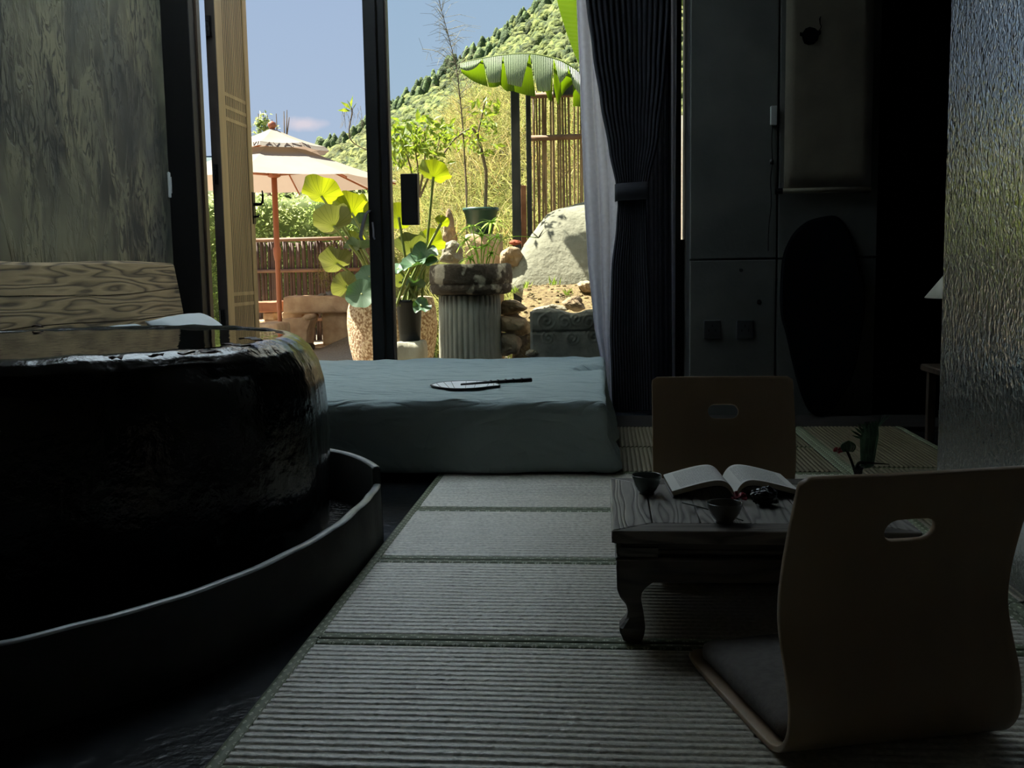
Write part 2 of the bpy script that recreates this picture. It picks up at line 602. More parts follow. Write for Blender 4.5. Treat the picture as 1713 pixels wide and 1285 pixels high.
for py in (45, 293, 535):
    z = at(345, py, ya).z
    h = MB().add(box(xj - 0.002, xa + 0.006, ya - 0.02, ya - 0.012, z - 0.062, z + 0.062))
    for k in (-0.045, -0.015, 0.015, 0.045):
        h.add(lathe([(0.011, -0.013), (0.011, 0.013)], 10, ((xj + xa) / 2, ya - 0.02, z + k)))
    h.build('hinge', M_iron, dr)
zh = at(430, 350, yb).z
pl = box(xb - 0.004, xb + 0.006, yb - 0.045, yb + 0.004, zh - 0.10, zh + 0.11, 0.002); pl = ob('handle_plate', pl[0], pl[1], M_iron, dr)
tb = tube([(xb, yb - 0.02, zh + 0.03), (xb + 0.05, yb - 0.02, zh + 0.03), (xb + 0.062, yb - 0.02, zh + 0.045), (xb + 0.066, yb - 0.02, zh + 0.09), (xb + 0.062, yb - 0.02, zh + 0.12)], [0.012, 0.01, 0.009, 0.007, 0.004])
ob('lever', tb[0], tb[1], M_iron, pl, True)
tb = tube([(xb, yb - 0.02, zh - 0.05), (xb + 0.03, yb - 0.02, zh - 0.05), (xb + 0.03, yb - 0.02, zh - 0.035)], 0.008)
ob('thumb_turn', tb[0], tb[1], M_iron, pl, True)

# ---------------------------------------------------------------- sliding window with black frame
def glass_mat(name, tint, k=1.0):
    m, nt, N, L, b = new_mat(name)
    N.remove(b)
    t = N.new('ShaderNodeBsdfTransparent'); t.inputs[0].default_value = tint
    g = N.new('ShaderNodeBsdfGlossy'); g.inputs['Roughness'].default_value = 0.02
    fr = N.new('ShaderNodeFresnel'); fr.inputs[0].default_value = 1.25
    mx = N.new('ShaderNodeMixShader')
    L.new(fr.outputs[0], mx.inputs[0]); L.new(t.outputs[0], mx.inputs[1]); L.new(g.outputs[0], mx.inputs[2])
    L.new(mx.outputs[0], N['Material Output'].inputs[0])
    return m


M_glass = glass_mat('clear_window_glass', (0.965, 1.0, 0.985, 1))
xm0, xm1 = at(606, 0, 5.98).x, at(644, 0, 5.98).x
wi = thing('window_1', 'black framed sliding glass window beside the open doorway', 'window', ((xm1 + XW) / 2, 6.03, 0.0), kind='structure')
for x0, x1, y0, y1 in ((xm0, xm0 + 0.075, 5.97, 6.05), (xm0 + 0.078, xm1 - 0.008, 5.985, 6.06), (XW - 0.11, XW - 0.02, 5.985, 6.06)):
    bb = box(x0, x1, y0, y1, -0.03, 3.2, 0.004); ob('stile', bb[0], bb[1], M_frame, wi)
bb = box(xm1 - 0.008, xm1, 5.99, 6.05, -0.03, 3.2); ob('edge_strip', bb[0], bb[1], M_bronze, wi)
for z0, z1 in ((-0.03, 0.06), (3.11, 3.2)):
    bb = box(xm1, XW - 0.11, 5.985, 6.06, z0, z1); ob('rail', bb[0], bb[1], M_frame, wi)
bb = box(xm1, XW - 0.11, 6.022, 6.028, 0.06, 3.11); ob('pane', bb[0], bb[1], M_glass, wi)
bb = box(XW - 0.02, XW, 6.0, 6.05, -0.03, 0.95); ob('filler_strip', bb[0], bb[1], M_frame, wi)
a, c = at(670, 291, 5.97), at(700, 376, 5.97)
bb = box(a.x, c.x, 5.96, 6.02, c.z, a.z, 0.004); ob('lock_box', bb[0], bb[1], M_frame, wi)
q = [at(x, y, 5.955) for x, y in ((618, 352), (612, 358), (607, 376), (603, 396), (606, 402), (616, 401))]
mb = MB()
for s in (0,):
    V, Fs = [], []
    for p in q:
        V += [p + Vector((-0.006, -0.018, 0)), p + Vector((0.010, -0.018, 0)), p + Vector((0.010, 0.012, 0)), p + Vector((-0.006, 0.012, 0))]
    for i in range(len(q) - 1):
        for k in range(4):
            Fs.append((i * 4 + k, i * 4 + (k + 1) % 4, i * 4 + 4 + (k + 1) % 4, i * 4 + 4 + k))
    Fs += [(0, 3, 2, 1), (len(V) - 4, len(V) - 3, len(V) - 2, len(V) - 1)]
    mb.add((V, Fs))
mb.add(tube([at(623, 372, 5.968), at(624.5, 384, 5.955), at(625, 396, 5.955), at(627, 400, 5.966)], 0.006, 6))
mb.build('pull_handle', M_greymetal, wi)

# ================================================================== TATAMI
def rush_mat(name='woven_rush', ca=(168, 162, 146), cb=(220, 214, 198)):
    m, nt, N, L, b = new_mat(name)
    tc = N.new('ShaderNodeTexCoord')
    mp = N.new('ShaderNodeMapping'); mp.inputs['Scale'].default_value = (90, 14, 14)
    L.new(tc.outputs['UV'], mp.inputs[0])
    n = N.new('ShaderNodeTexNoise'); n.inputs['Scale'].default_value = 1.0; n.inputs['Detail'].default_value = 4
    L.new(mp.outputs[0], n.inputs['Vector'])
    r = N.new('ShaderNodeValToRGB')
    r.color_ramp.elements[0].position = 0.3; r.color_ramp.elements[0].color = lin(*ca)
    r.color_ramp.elements[1].position = 0.7; r.color_ramp.elements[1].color = lin(*cb)
    L.new(n.outputs[0], r.inputs[0])
    big = N.new('ShaderNodeTexNoise'); big.inputs['Scale'].default_value = 3.0
    L.new(tc.outputs['Object'], big.inputs['Vector'])
    mx = N.new('ShaderNodeMixRGB'); mx.blend_type = 'MULTIPLY'; mx.inputs[0].default_value = 0.35
    L.new(r.outputs[0], mx.inputs[1]); L.new(big.outputs[0], mx.inputs[2])
    L.new(mx.outputs[0], b.inputs['Base Color'])
    bu = N.new('ShaderNodeBump'); bu.inputs['Distance'].default_value = 0.002
    L.new(n.outputs[0], bu.inputs['Height']); L.new(bu.outputs[0], b.inputs['Normal'])
    b.inputs['Roughness'].default_value = 0.36
    b.inputs['Specular IOR Level'].default_value = 0.8
    return m


def brocade_mat():
    """green cloth edging with little pale four-petal motifs in staggered rows"""
    m, nt, N, L, b = new_mat('green_brocade_edging')
    tc = N.new('ShaderNodeTexCoord')
    sp = N.new('ShaderNodeSeparateXYZ'); L.new(tc.outputs['UV'], sp.inputs[0])
    def ma(op, a, bb=None):
        q = N.new('ShaderNodeMath'); q.operation = op
        for i, x in enumerate((a, bb)):
            if x is None: continue
            if isinstance(x, (int, float)): q.inputs[i].default_value = x
            else: L.new(x, q.inputs[i])
        return q.outputs[0]
    u = ma('MULTIPLY', sp.outputs[0], 1 / 0.034); v = ma('MULTIPLY', sp.outputs[1], 1 / 0.017)
    row = ma('FLOOR', v)
    u = ma('ADD', u, ma('MULTIPLY', row, 0.5))
    fu = ma('ABSOLUTE', ma('SUBTRACT', ma('FRACT', u), 0.5)); fv = ma('ABSOLUTE', ma('SUBTRACT', ma('FRACT', v), 0.5))
    dia = ma('LESS_THAN', ma('ADD', fu, ma('MULTIPLY', fv, 0.7)), 0.30)
    k = ma('MULTIPLY', dia, ma('MULTIPLY', ma('GREATER_THAN', fu, 0.035), ma('GREATER_THAN', fv, 0.08)))
    mx = N.new('ShaderNodeMixRGB')
    mx.inputs[1].default_value = lin(92, 100, 74); mx.inputs[2].default_value = lin(176, 182, 156)
    L.new(k, mx.inputs[0]); L.new(mx.outputs[0], b.inputs['Base Color'])
    b.inputs['Roughness'].default_value = 0.6
    return m


M_rush = rush_mat()
M_rush_dim = rush_mat('shade_darkened_brown_rush', (88, 80, 58), (126, 116, 88))  # browner rush, its colour also darkened for the dim light on these mats
M_broc = brocade_mat()
M_core = mat('rush_mat_core', (46, 44, 36), (58, 54, 44), 30, 0.9)


def ribbed(x0, x1, y0, y1, along, zt=0.0, pitch=0.0244, h=0.0065):
    """mat top with half round ribs; 'x' runs the ribs from left to right, 'y' front to back"""
    if along == 'x': n, m = max(2, round((y1 - y0) / pitch)), max(6, int((x1 - x0) / 0.05))
    else: n, m = max(2, round((x1 - x0) / pitch)), max(6, int((y1 - y0) / 0.08))
    K = 6
    V, Fs, U = [], [], []
    for i in range(n * K + 1):
        t = i / (n * K)
        hh = abs(math.sin(PI * n * t)) ** 0.55 * h
        edge = min(1.0, min(t, 1 - t) * n / 1.2)
        for j in range(m + 1):
            s = j / m
            if along == 'x': x, y = x0 + (x1 - x0) * s, y0 + (y1 - y0) * t
            else: x, y = x0 + (x1 - x0) * t, y0 + (y1 - y0) * s
            wv = 0.0025 * nz((x * 1.0, y * 1.0, 0), 2.6, 3.0) * edge
            z = zt - h - 0.006 * (1 - edge) ** 2 + hh + 0.002 * nz((x, y, 0), 3.0, 9) * edge
            if along == 'x': y += wv
            else: x += wv
            V.append((x, y, z))
            U.append((s * (x1 - x0 if along == 'x' else y1 - y0), t * n * 0.2))
    for i in range(n * K):
        for j in range(m):
            a = i * (m + 1) + j
            q = (a, a + 1, a + m + 2, a + m + 1)
            Fs.append(q if along == 'x' else tuple(reversed(q)))
    return V, Fs, U


def strip(p0, p1, wdt, side, z, thick=0.03):
    """cloth edging between two floor points, folded over the mat edge, wdt towards 'side'"""
    p0, p1 = Vector((p0[0], p0[1], 0)), Vector((p1[0], p1[1], 0))
    d = (p1 - p0); Ln = d.length; d.normalize()
    s = Vector(side)
    prof = [(0.0, -thick), (-0.001, -0.006), (0.003, -0.001), (0.010, 0.0), (wdt - 0.003, 0.0), (wdt, -0.003)]
    n = max(2, int(Ln / 0.06))
    V, Fs, U = [], [], []
    for i in range(n + 1):
        t = i / n * Ln
        for k, (a, b) in enumerate(prof):
            p = p0 + d * t + s * a
            V.append((p.x, p.y, z + b + 0.0008 * nz(p, 9)))
            U.append((t, 0.002 + 0.0085 * k if k < 3 else a))
    m = len(prof)
    for i in range(n):
        for k in range(m - 1):
            Fs.append((i * m + k, i * m + k + 1, i * m + m + k + 1, i * m + m + k))
    return V, Fs, U


def tatami(x0, x1, y0, y1, along, label, group, left=True, right=True, ends=True, bw=0.029, ew=0.03, m=None):
    t = thing('tatami_mat', label, 'tatami mat', ((x0 + x1) / 2, (y0 + y1) / 2, -0.03), group=group)
    g = 0.002
    x0 += g; x1 -= g; y0 += g; y1 -= g
    bb = box(x0 + 0.002, x1 - 0.002, y0 + 0.002, y1 - 0.002, -0.03, -0.012); ob('mat_core', bb[0], bb[1], M_core, t)
    ix0, ix1 = x0 + (bw if left else 0), x1 - (bw if right else 0)
    iy0, iy1 = y0 + (ew if ends else 0), y1 - (ew if ends else 0)
    v, f, u = ribbed(ix0, ix1, iy0, iy1, along, pitch=0.0244 if m is None else 0.0185); ob('rush_cover', v, f, m or M_rush, t, True, uv=u)
    if left:
        v, f, u = strip((x0, y0), (x0, y1), bw, (1, 0, 0), -0.002); ob('edging', v, f, M_broc, t, True, uv=u)
    if right:
        v, f, u = strip((x1, y0), (x1, y1), bw, (-1, 0, 0), -0.002); ob('edging', v, f, M_broc, t, True, uv=u)
    if ends:
        v, f, u = strip((x0 + bw, y0), (x1, y0), ew, (0, 1, 0), -0.003); ob('edging', v, f, M_broc, t, True, uv=u)
        v, f, u = strip((x0 + bw, y1), (x1, y1), ew, (0, -1, 0), -0.003); ob('edging', v, f, M_broc, t, True, uv=u)
    return t


XA, XB = -0.66, 0.945
seams = [0.30, 0.915, 1.53, 2.147, 2.772, 3.376, 4.005]
labs = ['',
        'ribbed grey tatami mat nearest the viewer, below the bottom picture edge',
        'ribbed grey tatami mat in the foreground, under the nearest floor chair',
        'ribbed grey tatami mat under the low table, second from the front',
        'ribbed grey tatami mat beneath the far end of the low table',
        'ribbed grey tatami mat lying along the front of the bed']
G = 'tatami mats laid from the foreground to the bed'
for i in range(1, 6):
    tatami(XA, XB, seams[i], seams[i + 1], 'x', labs[i], G)
G2 = 'tatami mats with ribs running towards the window'
tatami(XA, XB, 4.005, 4.57, 'y', 'tatami mat under the bed, showing right behind the far floor chair', G2, ends=True, ew=0.012, m=M_rush_dim)
tatami(XA, XB, 4.57, 5.17, 'y', 'tatami mat under the bed edge, farthest one before the concrete wall', G2, ends=True, ew=0.012, m=M_rush_dim)
for y0, y1, lb in ((0.9, 2.45, 'narrow tatami mat behind the rippled glass, nearest the camera'),
                   (2.45, 4.1, 'narrow tatami mat right of the far floor chair, beside the glass edge'),
                   (4.1, 5.17, 'narrow tatami mat in front of the dark alcove and black oval board')):
    tatami(0.947, 1.46, y0, y1, 'y', lb, G2, ends=True, ew=0.012, m=M_rush_dim)
G3 = 'dark wooden floor boards below the scroll'
M_board = wood('dark_floor_board', (26, 24, 22), (40, 36, 32), 0, 6)
bb = box(XA, 3.19, 5.174, 5.59, -0.03, -0.006, 0.003)
tag(ob('threshold_board', bb[0], bb[1], M_board), 'dark wooden board along the foot of the concrete wall', 'floor board')

# ================================================================== BED
def sheet_mat():
    """cotton with long soft creases"""
    m, nt, N, L, b = new_mat('blue_grey_cotton')
    tc = N.new('ShaderNodeTexCoord')
    last = None
    for sc, rot, st, dist in ((2.6, 0.5, (1.0, 3.2, 1.6), 0.050), (5.5, -0.35, (0.8, 2.6, 1.4), 0.022), (60, 0, (1, 1, 1), 0.0012)):
        mp = N.new('ShaderNodeMapping'); mp.inputs['Scale'].default_value = st; mp.inputs['Rotation'].default_value = (0, 0, rot)
        L.new(tc.outputs['Object'], mp.inputs[0])
        n = N.new('ShaderNodeTexNoise'); n.inputs['Scale'].default_value = sc; n.inputs['Detail'].default_value = 2.0; n.inputs['Distortion'].default_value = 0.8
        L.new(mp.outputs[0], n.inputs['Vector'])
        a = N.new('ShaderNodeMath'); a.operation = 'SUBTRACT'; a.inputs[1].default_value = 0.5; L.new(n.outputs[0], a.inputs[0])
        c = N.new('ShaderNodeMath'); c.operation = 'ABSOLUTE'; L.new(a.outputs[0], c.inputs[0])
        bu = N.new('ShaderNodeBump'); bu.inputs['Distance'].default_value = dist; L.new(c.outputs[0], bu.inputs['Height'])
        if last: L.new(last.outputs[0], bu.inputs['Normal'])
        last = bu
    L.new(last.outputs[0], b.inputs['Normal'])
    b.inputs['Base Color'].default_value = lin(150, 165, 165)
    b.inputs['Roughness'].default_value = 0.85
    return m


M_sheet = sheet_mat()


def bed_fn(p, n):
    t = (p.z - 0.0) / 0.285
    p = p.copy()
    k = max(0.0, 1 - t)
    if p.x > -0.5: p.x += (0.055 if p.y < 5.3 else 0.012) * k * k * max(0, n.x + 0.2)
    # folds: long shallow creases on the top, vertical drape on the sides
    if n.z > 0.5:
        a = 0.010 * nz((p.x * 0.55 + p.y * 0.5, p.y * 2.2 - p.x * 0.8, 0), 2.2, 4) + 0.006 * nz((p.x * 0.9, p.y * 3.6, 1), 3.4, 8)
        fr = max(0, 1 - (p.y - 3.93) / 0.5)
        a += 0.008 * fr * nz((p.x * 5 + p.y * 2.2, p.y * 1.1, 0), 2.0, 5)
        e = (p.x - 0.02 * 0) 
        fx = math.exp(-((p.x + 0.10) / 0.10) ** 2) * math.exp(-((p.y - 5.2 - 0.9 * (p.x + 0.1)) / 0.05) ** 2)
        a += 0.02 * fx - 0.018 * math.exp(-((p.x + 0.07) / 0.12) ** 2) * math.exp(-((p.y - 5.12 - 0.9 * (p.x + 0.1)) / 0.035) ** 2)
        a += 0.007 * nz((p.x * 2.4 + p.y * 0.9, p.y * 1.5 - p.x * 2.0, 2), 3.0, 11)
        p.z += a * 1.25
    else:
        p += n * (0.010 * nz((p.x * 2.0, p.y * 2.0, p.z * 1.4), 1.8, 6))
        if p.z < 0.12 and p.x < 0.2:
            p.z -= 0.0
        if p.x > -0.06:
            p += n * 0.020 * nz((p.y * 2.5, p.x * 3, p.z * 5), 2.0, 2) * (1 - t)
            if p.y < 4.2: p.x += 0.012 * math.sin(p.z * 34 + p.y * 8) * (1 - t)
    p.z = max(p.z, 0.001 + 0.0)
    return p


bed = thing('bed', 'low mattress bed under a blue-grey cotton cover before the window', 'bed', (-1.15, 4.9, 0.0))
v, f = rbox((-1.175, 4.895, 0.145), (1.185, 0.965, 0.145), 0.034, 150, 110, 16, bed_fn)
ob('bed_cover', v, f, M_sheet, bed, True)
bb = box(-2.34, 0.0, 3.98, 5.84, 0.0, 0.02); ob('bed_base', bb[0], bb[1], M_frame, bed)

# headboard of three thick old planks
M_old = wood('weathered_elm', (58, 48, 36), (158, 138, 104), 1, 6.0, 0.6, 0.003, ring=7)
hb = thing('headboard', 'weathered thick plank headboard leaning against the plaster wall', 'headboard', (-2.42, 4.9, 0.0))
zs = [0.03, 0.34, 0.575, 0.71, 0.855]
for i in range(4):
    z0, z1 = zs[i] + 0.002, zs[i + 1] - 0.002
    V, Fs = [], []
    n = 26
    for k in range(n + 1):
        y = 3.55 + (5.72 - 3.55) * k / n
        yy = y
        for (zz, top) in ((z0, 0), (z1, 1)):
            wob = 0.010 * math.sin(y * 3.1 + i) if i < 3 else (0.0 if not top else 0.006 * math.sin(y * 4) + 0.012)
            wob = wob if (top and True) else (0.010 * math.sin(y * 3.1 + i - 1) if i > 0 else 0)
            z = zz + wob
            yy2 = yy if k < n else yy + 0.10 * (0.855 - z) / 0.5
            xo = 0.06 * (0.86 - z)
            r = 0.012 if (i == 3 and top) else 0.0
            V += [(-2.505, yy2, z), (-2.445 + xo - r, yy2, z), (-2.445 + xo, yy2, z - (0.014 if r else 0)) if top else (-2.445 + xo, yy2, z)]
    m = 6
    for k in range(n):
        a, c = k * m, (k + 1) * m
        order = [0, 1, 2, 5, 4, 3]
        ring = [0, 2, 5, 4, 3] if False else [0, 1, 5, 4, 3]
        for q in range(len(ring)):
            r0, r1 = ring[q], ring[(q + 1) % len(ring)]
            Fs.append((a + r0, a + r1, c + r1, c + r0))
    Fs.append((n * m + 0, n * m + 1, n * m + 5, n * m + 4, n * m + 3))
    Fs.append((3, 4, 5, 1, 0))
    ob('plank', V, Fs, M_old, hb)

# pillows leaning on the headboard
M_pill = mat('pale_grey_pillowcase', (176, 184, 186), (190, 196, 198), 4, 0.9, bump=0.0015, bscale=40)


def pillow(loc, hl, hw, th, rot, label):
    V, Fs = [], []
    n, m = 28, 18
    R = Matrix.Rotation(rot[2], 3, 'Z') @ Matrix.Rotation(rot[1], 3, 'Y') @ Matrix.Rotation(rot[0], 3, 'X')
    for s in (1, -1):
        for i in range(n + 1):
            for j in range(m + 1):
                a, b = -1 + 2 * i / n, -1 + 2 * j / m
                e = max(0, (1 - abs(a) ** 2.6) * (1 - abs(b) ** 2.6)) ** 0.42
                pinch = 1 - 0.06 * (1 - abs(a)) - 0.0
                p = Vector((b * hw * (1 - 0.07 * (1 - a * a)), a * hl * (1 - 0.07 * (1 - b * b)), s * th * e + 0.006 * nz((a * 2, b * 2, s), 1.6)))
                V.append(R @ p + Vector(loc))
    o2 = (n + 1) * (m + 1)
    for i in range(n):
        for j in range(m):
            a = i * (m + 1) + j
            Fs.append((a, a + 1, a + m + 2, a + m + 1)); b = a + o2; Fs.append((b, b + m + 1, b + m + 2, b + 1))
    for i in range(n):
        for j in (0, m):
            a = i * (m + 1) + j
            Fs.append((a, a + m + 1, a + m + 1 + o2, a + o2))
    for j in range(m):
        for i in (0, n):
            a = i * (m + 1) + j
            Fs.append((a, a + 1, a + 1 + o2, a + o2))
    return tag(ob('pillow', V, Fs, M_pill, None, True), label, 'pillow', 'pillows at the headboard')


p1 = atz(285, 545, 0.50)
pillow((-2.12, 5.30, 0.440), 0.34, 0.21, 0.085, (0, math.radians(38), 0.0), 'pale grey pillow on the bed, farther one, rising above the tub rim')
pillow((-2.13, 4.52, 0.422), 0.34, 0.21, 0.085, (0, math.radians(38), 0.0), 'pale grey pillow on the bed, nearer one, mostly hidden by the tub')

# paddle fan on the bed
M_paper = mat('white_fan_silk', (240, 240, 242), (228, 230, 234), 9, 0.7)
M_lacq = mat('black_lacquered_bamboo', (16, 14, 14), (26, 22, 20), 20, 0.35)
ZF = 0.299
fan = thing('paddle_fan', 'white paddle fan with black rim and bamboo handle on the bed', 'fan', tuple(atz(790, 645, ZF)))
def fz(cx, cy): return atz(440 + cx * 0.3619, 560 + cy * 0.3619, ZF)
oc = [fz(*q) for q in ((776, 234), (800, 226), (850, 219), (940, 215), (1035, 217), (1075, 226), (1094, 236), (1050, 241), (975, 249), (900, 251), (850, 249), (800, 242))]
cc = sum(oc, Vector()) / len(oc)
smo = catmull(oc + [oc[0]], 4)[:-1]
V = [p + Vector((0, 0, 0.002)) for p in smo] + [p for p in smo]
n = len(smo)
ob('fan_leaf', V, [tuple(range(n)), tuple(reversed(range(n, 2 * n)))] + [((i + 1) % n, i, n + i, n + (i + 1) % n) for i in range(n)], M_paper, fan)
tb = tube(smo + [smo[0]], 0.0042, 6, False); ob('rim', tb[0], tb[1], M_lacq, fan, True)
h0, h1 = fz(915, 236), fz(1240, 213)
mb = MB()
mb.add(tube([h0 + Vector((0, 0, 0.004)), h0.lerp(h1, 0.45) + Vector((0, 0, 0.005)), h1 + Vector((0, 0, 0.004))], [0.006, 0.0085, 0.010], 8))
for t in (0.42, 0.52, 0.63, 0.74, 0.86):
    p = h0.lerp(h1, t) + Vector((0, 0, 0.005)); d = (h1 - h0).normalized() * 0.004
    mb.add(tube([p - d, p + d], 0.0115, 8))
mb.build('handle', M_lacq, fan, True)
mb = MB()
for k in range(1, 8):
    t = k / 8
    top = oc[0].lerp(oc[5], t) if False else None
    a = smo[int(2 + t * (n * 0.42))]; b_ = smo[int(n - 3 - t * (n * 0.42))]
    tb = tube([a + Vector((0, 0, 0.0025)), b_ + Vector((0, 0, 0.0025))], 0.0012, 5); ob('rib', tb[0], tb[1], M_lacq, fan)

# ================================================================== STONE TUB AND ITS BASIN
def tub_mat():
    m, nt, N, L, b = new_mat('wet_black_stone')
    tc = N.new('ShaderNodeTexCoord')
    mp = N.new('ShaderNodeMapping'); mp.inputs['Scale'].default_value = (1, 1, 0.12)
    L.new(tc.outputs['UV'], mp.inputs[0])
    mp.inputs['Scale'].default_value = (46, 3.0, 1)
    n = N.new('ShaderNodeTexNoise'); n.inputs['Scale'].default_value = 1; n.inputs['Detail'].default_value = 7
    L.new(mp.outputs[0], n.inputs['Vector'])
    n2 = N.new('ShaderNodeTexNoise'); n2.inputs['Scale'].default_value = 26; n2.inputs['Detail'].default_value = 5
    L.new(tc.outputs['Object'], n2.inputs['Vector'])
    ad = N.new('ShaderNodeMath'); ad.operation = 'ADD'
    L.new(n.outputs[0], ad.inputs[0]); L.new(n2.outputs[0], ad.inputs[1])
    bu = N.new('ShaderNodeBump'); bu.inputs['Distance'].default_value = 0.004
    L.new(ad.outputs[0], bu.inputs['Height']); L.new(bu.outputs[0], b.inputs['Normal'])
    r = N.new('ShaderNodeValToRGB')
    r.color_ramp.elements[0].position = 0.4; r.color_ramp.elements[0].color = lin(5, 6, 7)
    r.color_ramp.elements[1].position = 0.7; r.color_ramp.elements[1].color = lin(16, 15, 13)
    L.new(n.outputs[0], r.inputs[0]); L.new(r.outputs[0], b.inputs['Base Color'])
    b.inputs['Roughness'].default_value = 0.17
    b.inputs['Specular IOR Level'].default_value = 0.6
    return m


def water_mat(name, sc, dist, col):
    m, nt, N, L, b = new_mat(name)
    b.inputs['Base Color'].default_value = col
    b.inputs['Roughness'].default_value = 0.03
    b.inputs['IOR'].default_value = 1.33
    b.inputs['Specular IOR Level'].default_value = 0.5
    tc = N.new('ShaderNodeTexCoord')
    n = N.new('ShaderNodeTexNoise'); n.inputs['Scale'].default_value = sc; n.inputs['Detail'].default_value = 3
    L.new(tc.outputs['Object'], n.inputs['Vector'])
    bu = N.new('ShaderNodeBump'); bu.inputs['Distance'].default_value = dist
    L.new(n.outputs[0], bu.inputs['Height']); L.new(bu.outputs[0], b.inputs['Normal'])
    return m


M_tub = tub_mat()
M_water = water_mat('still_dark_water', 9, 0.0012, lin(10, 12, 12))
M_ripple = water_mat('rippling_dark_water', 70, 0.010, lin(8, 10, 11))
TC = (-1.64, 2.90)
prof = [(0.80, -0.03), (0.808, 0.10), (0.812, 0.25), (0.808, 0.38), (0.800, 0.47), (0.786, 0.53), (0.762, 0.575), (0.735, 0.598),
        (0.708, 0.610), (0.690, 0.612), (0.676, 0.608), (0.662, 0.596), (0.648, 0.570), (0.63, 0.50), (0.60, 0.42), (0.0, 0.40)]
prof2 = []
for i in range(len(prof) - 1):
    a, b_ = prof[i], prof[i + 1]
    k = 4 if b_[1] > 0.4 or a[1] > 0.4 else 5
    if b_[0] == 0: k = 1
    for j in range(k): prof2.append((a[0] + (b_[0] - a[0]) * j / k, a[1] + (b_[1] - a[1]) * j / k))
prof2.append(prof[-1])


def tub_fn(p, th, r, z):
    if r < 0.55: return p
    d = Vector((math.cos(th), math.sin(th), 0))
    k = 0.010 * nz((math.cos(th) * 3, math.sin(th) * 3, z * 1.5), 1.6, 2) + 0.004 * nz((math.cos(th) * 14, math.sin(th) * 14, z * 3), 1.5, 5)
    q = p + d * k
    if z > 0.55:
        q.z += 0.006 * nz((math.cos(th) * 6, math.sin(th) * 6, 0), 1.3, 7) + 0.006 * max(0, math.sin(th)) - 0.002
    if q.x < XL + 0.02: q.x = XL + 0.02
    return q


NT = 144
v, f = lathe(prof2, NT, (TC[0], TC[1], 0), tub_fn)
uv = [(i / NT, k / len(prof2)) for i in range(NT) for k in range(len(prof2))]
tub = thing('water_tub', 'huge round black stone tub brimming with water at the left', 'tub', (TC[0], TC[1], -0.03))
ob('tub_body', v, f, M_tub, tub, True, uv=uv)
V = [(TC[0] + 0.696 * math.cos(2 * PI * i / 96), TC[1] + 0.696 * math.sin(2 * PI * i / 96), 0.6085) for i in range(96)]
ob('water', V, [tuple(range(96))], M_water, tub, True)

M_leafbrown = mat('dead_red_brown_leaf', (48, 22, 18), (70, 34, 24), 30, 0.6)
rim_leaves = [(420, 570, 'crumpled'), (395, 580, 'curled'), (352, 591, 'flat'), (312, 594, 'torn'), (262, 598, 'thin'), (195, 602, 'small'), (63, 548, 'tiny')]
for i, (px, py, kd) in enumerate(rim_leaves):
    p = atz(px, py, 0.615)
    V, Fs = [], []
    Ln, Wd = (0.075, 0.022) if i < 3 else (0.04, 0.014)
    a = -0.3 + 0.5 * math.sin(i * 2.4)
    for k in range(9):
        t = k / 8
        w = Wd * math.sin(PI * (0.06 + 0.9 * t)) * (1 + 0.4 * math.sin(k * 3.3 + i))
        for s in (-1, 0, 1):
            x, y = (t - 0.5) * Ln, s * w
            V.append((p.x + x * math.cos(a) - y * math.sin(a), p.y + x * math.sin(a) + y * math.cos(a), p.z + 0.002 + abs(s) * 0.003 + 0.003 * math.sin(5 * t + i)))
    for k in range(8):
        for s in (0, 1):
            q = k * 3 + s
            Fs.append((q, q + 1, q + 4, q + 3))
    o = ob('dead_leaf', V, Fs, M_leafbrown)
    md = o.modifiers.new('thickness', 'SOLIDIFY'); md.thickness = 0.0015
    tag(o, kd + ' dead brown leaf on the tub rim, ' + ['rightmost of all', 'second from the right', 'third from the right', 'fourth from the right', 'fifth from the right', 'sixth from the right', 'alone on the far rim'][i], 'leaf', 'dead leaves on the tub rim')

# basin: a bent wall that comes to a point beside the tatami
RC = (-1.62, 2.78)
tabl = [(-180, 0.875), (-150, 1.00), (-120, 1.16), (-90, 1.25), (-63.7, 1.222), (-56.5, 1.173), (-47.5, 1.128), (-39.5, 1.082), (-28, 1.023), (-17, 0.981), (-4, 0.949), (8, 0.952), (18.3, 0.977),
        (25.7, 0.966), (35, 0.953), (45.6, 0.925), (55.6, 0.89), (75, 0.88), (90, 0.89), (120, 0.92), (150, 0.90), (180, 0.875)]
def rad(a):
    for (a0, r0), (a1, r1) in zip(tabl[:-1], tabl[1:]):
        if a0 <= a <= a1:
            t = (a - a0) / (a1 - a0)
            if 10 < a < 30: return r0 + (r1 - r0) * t
            return r0 + (r1 - r0) * (t * t * (3 - 2 * t) * 0.35 + t * 0.65)
    return tabl[0][1]


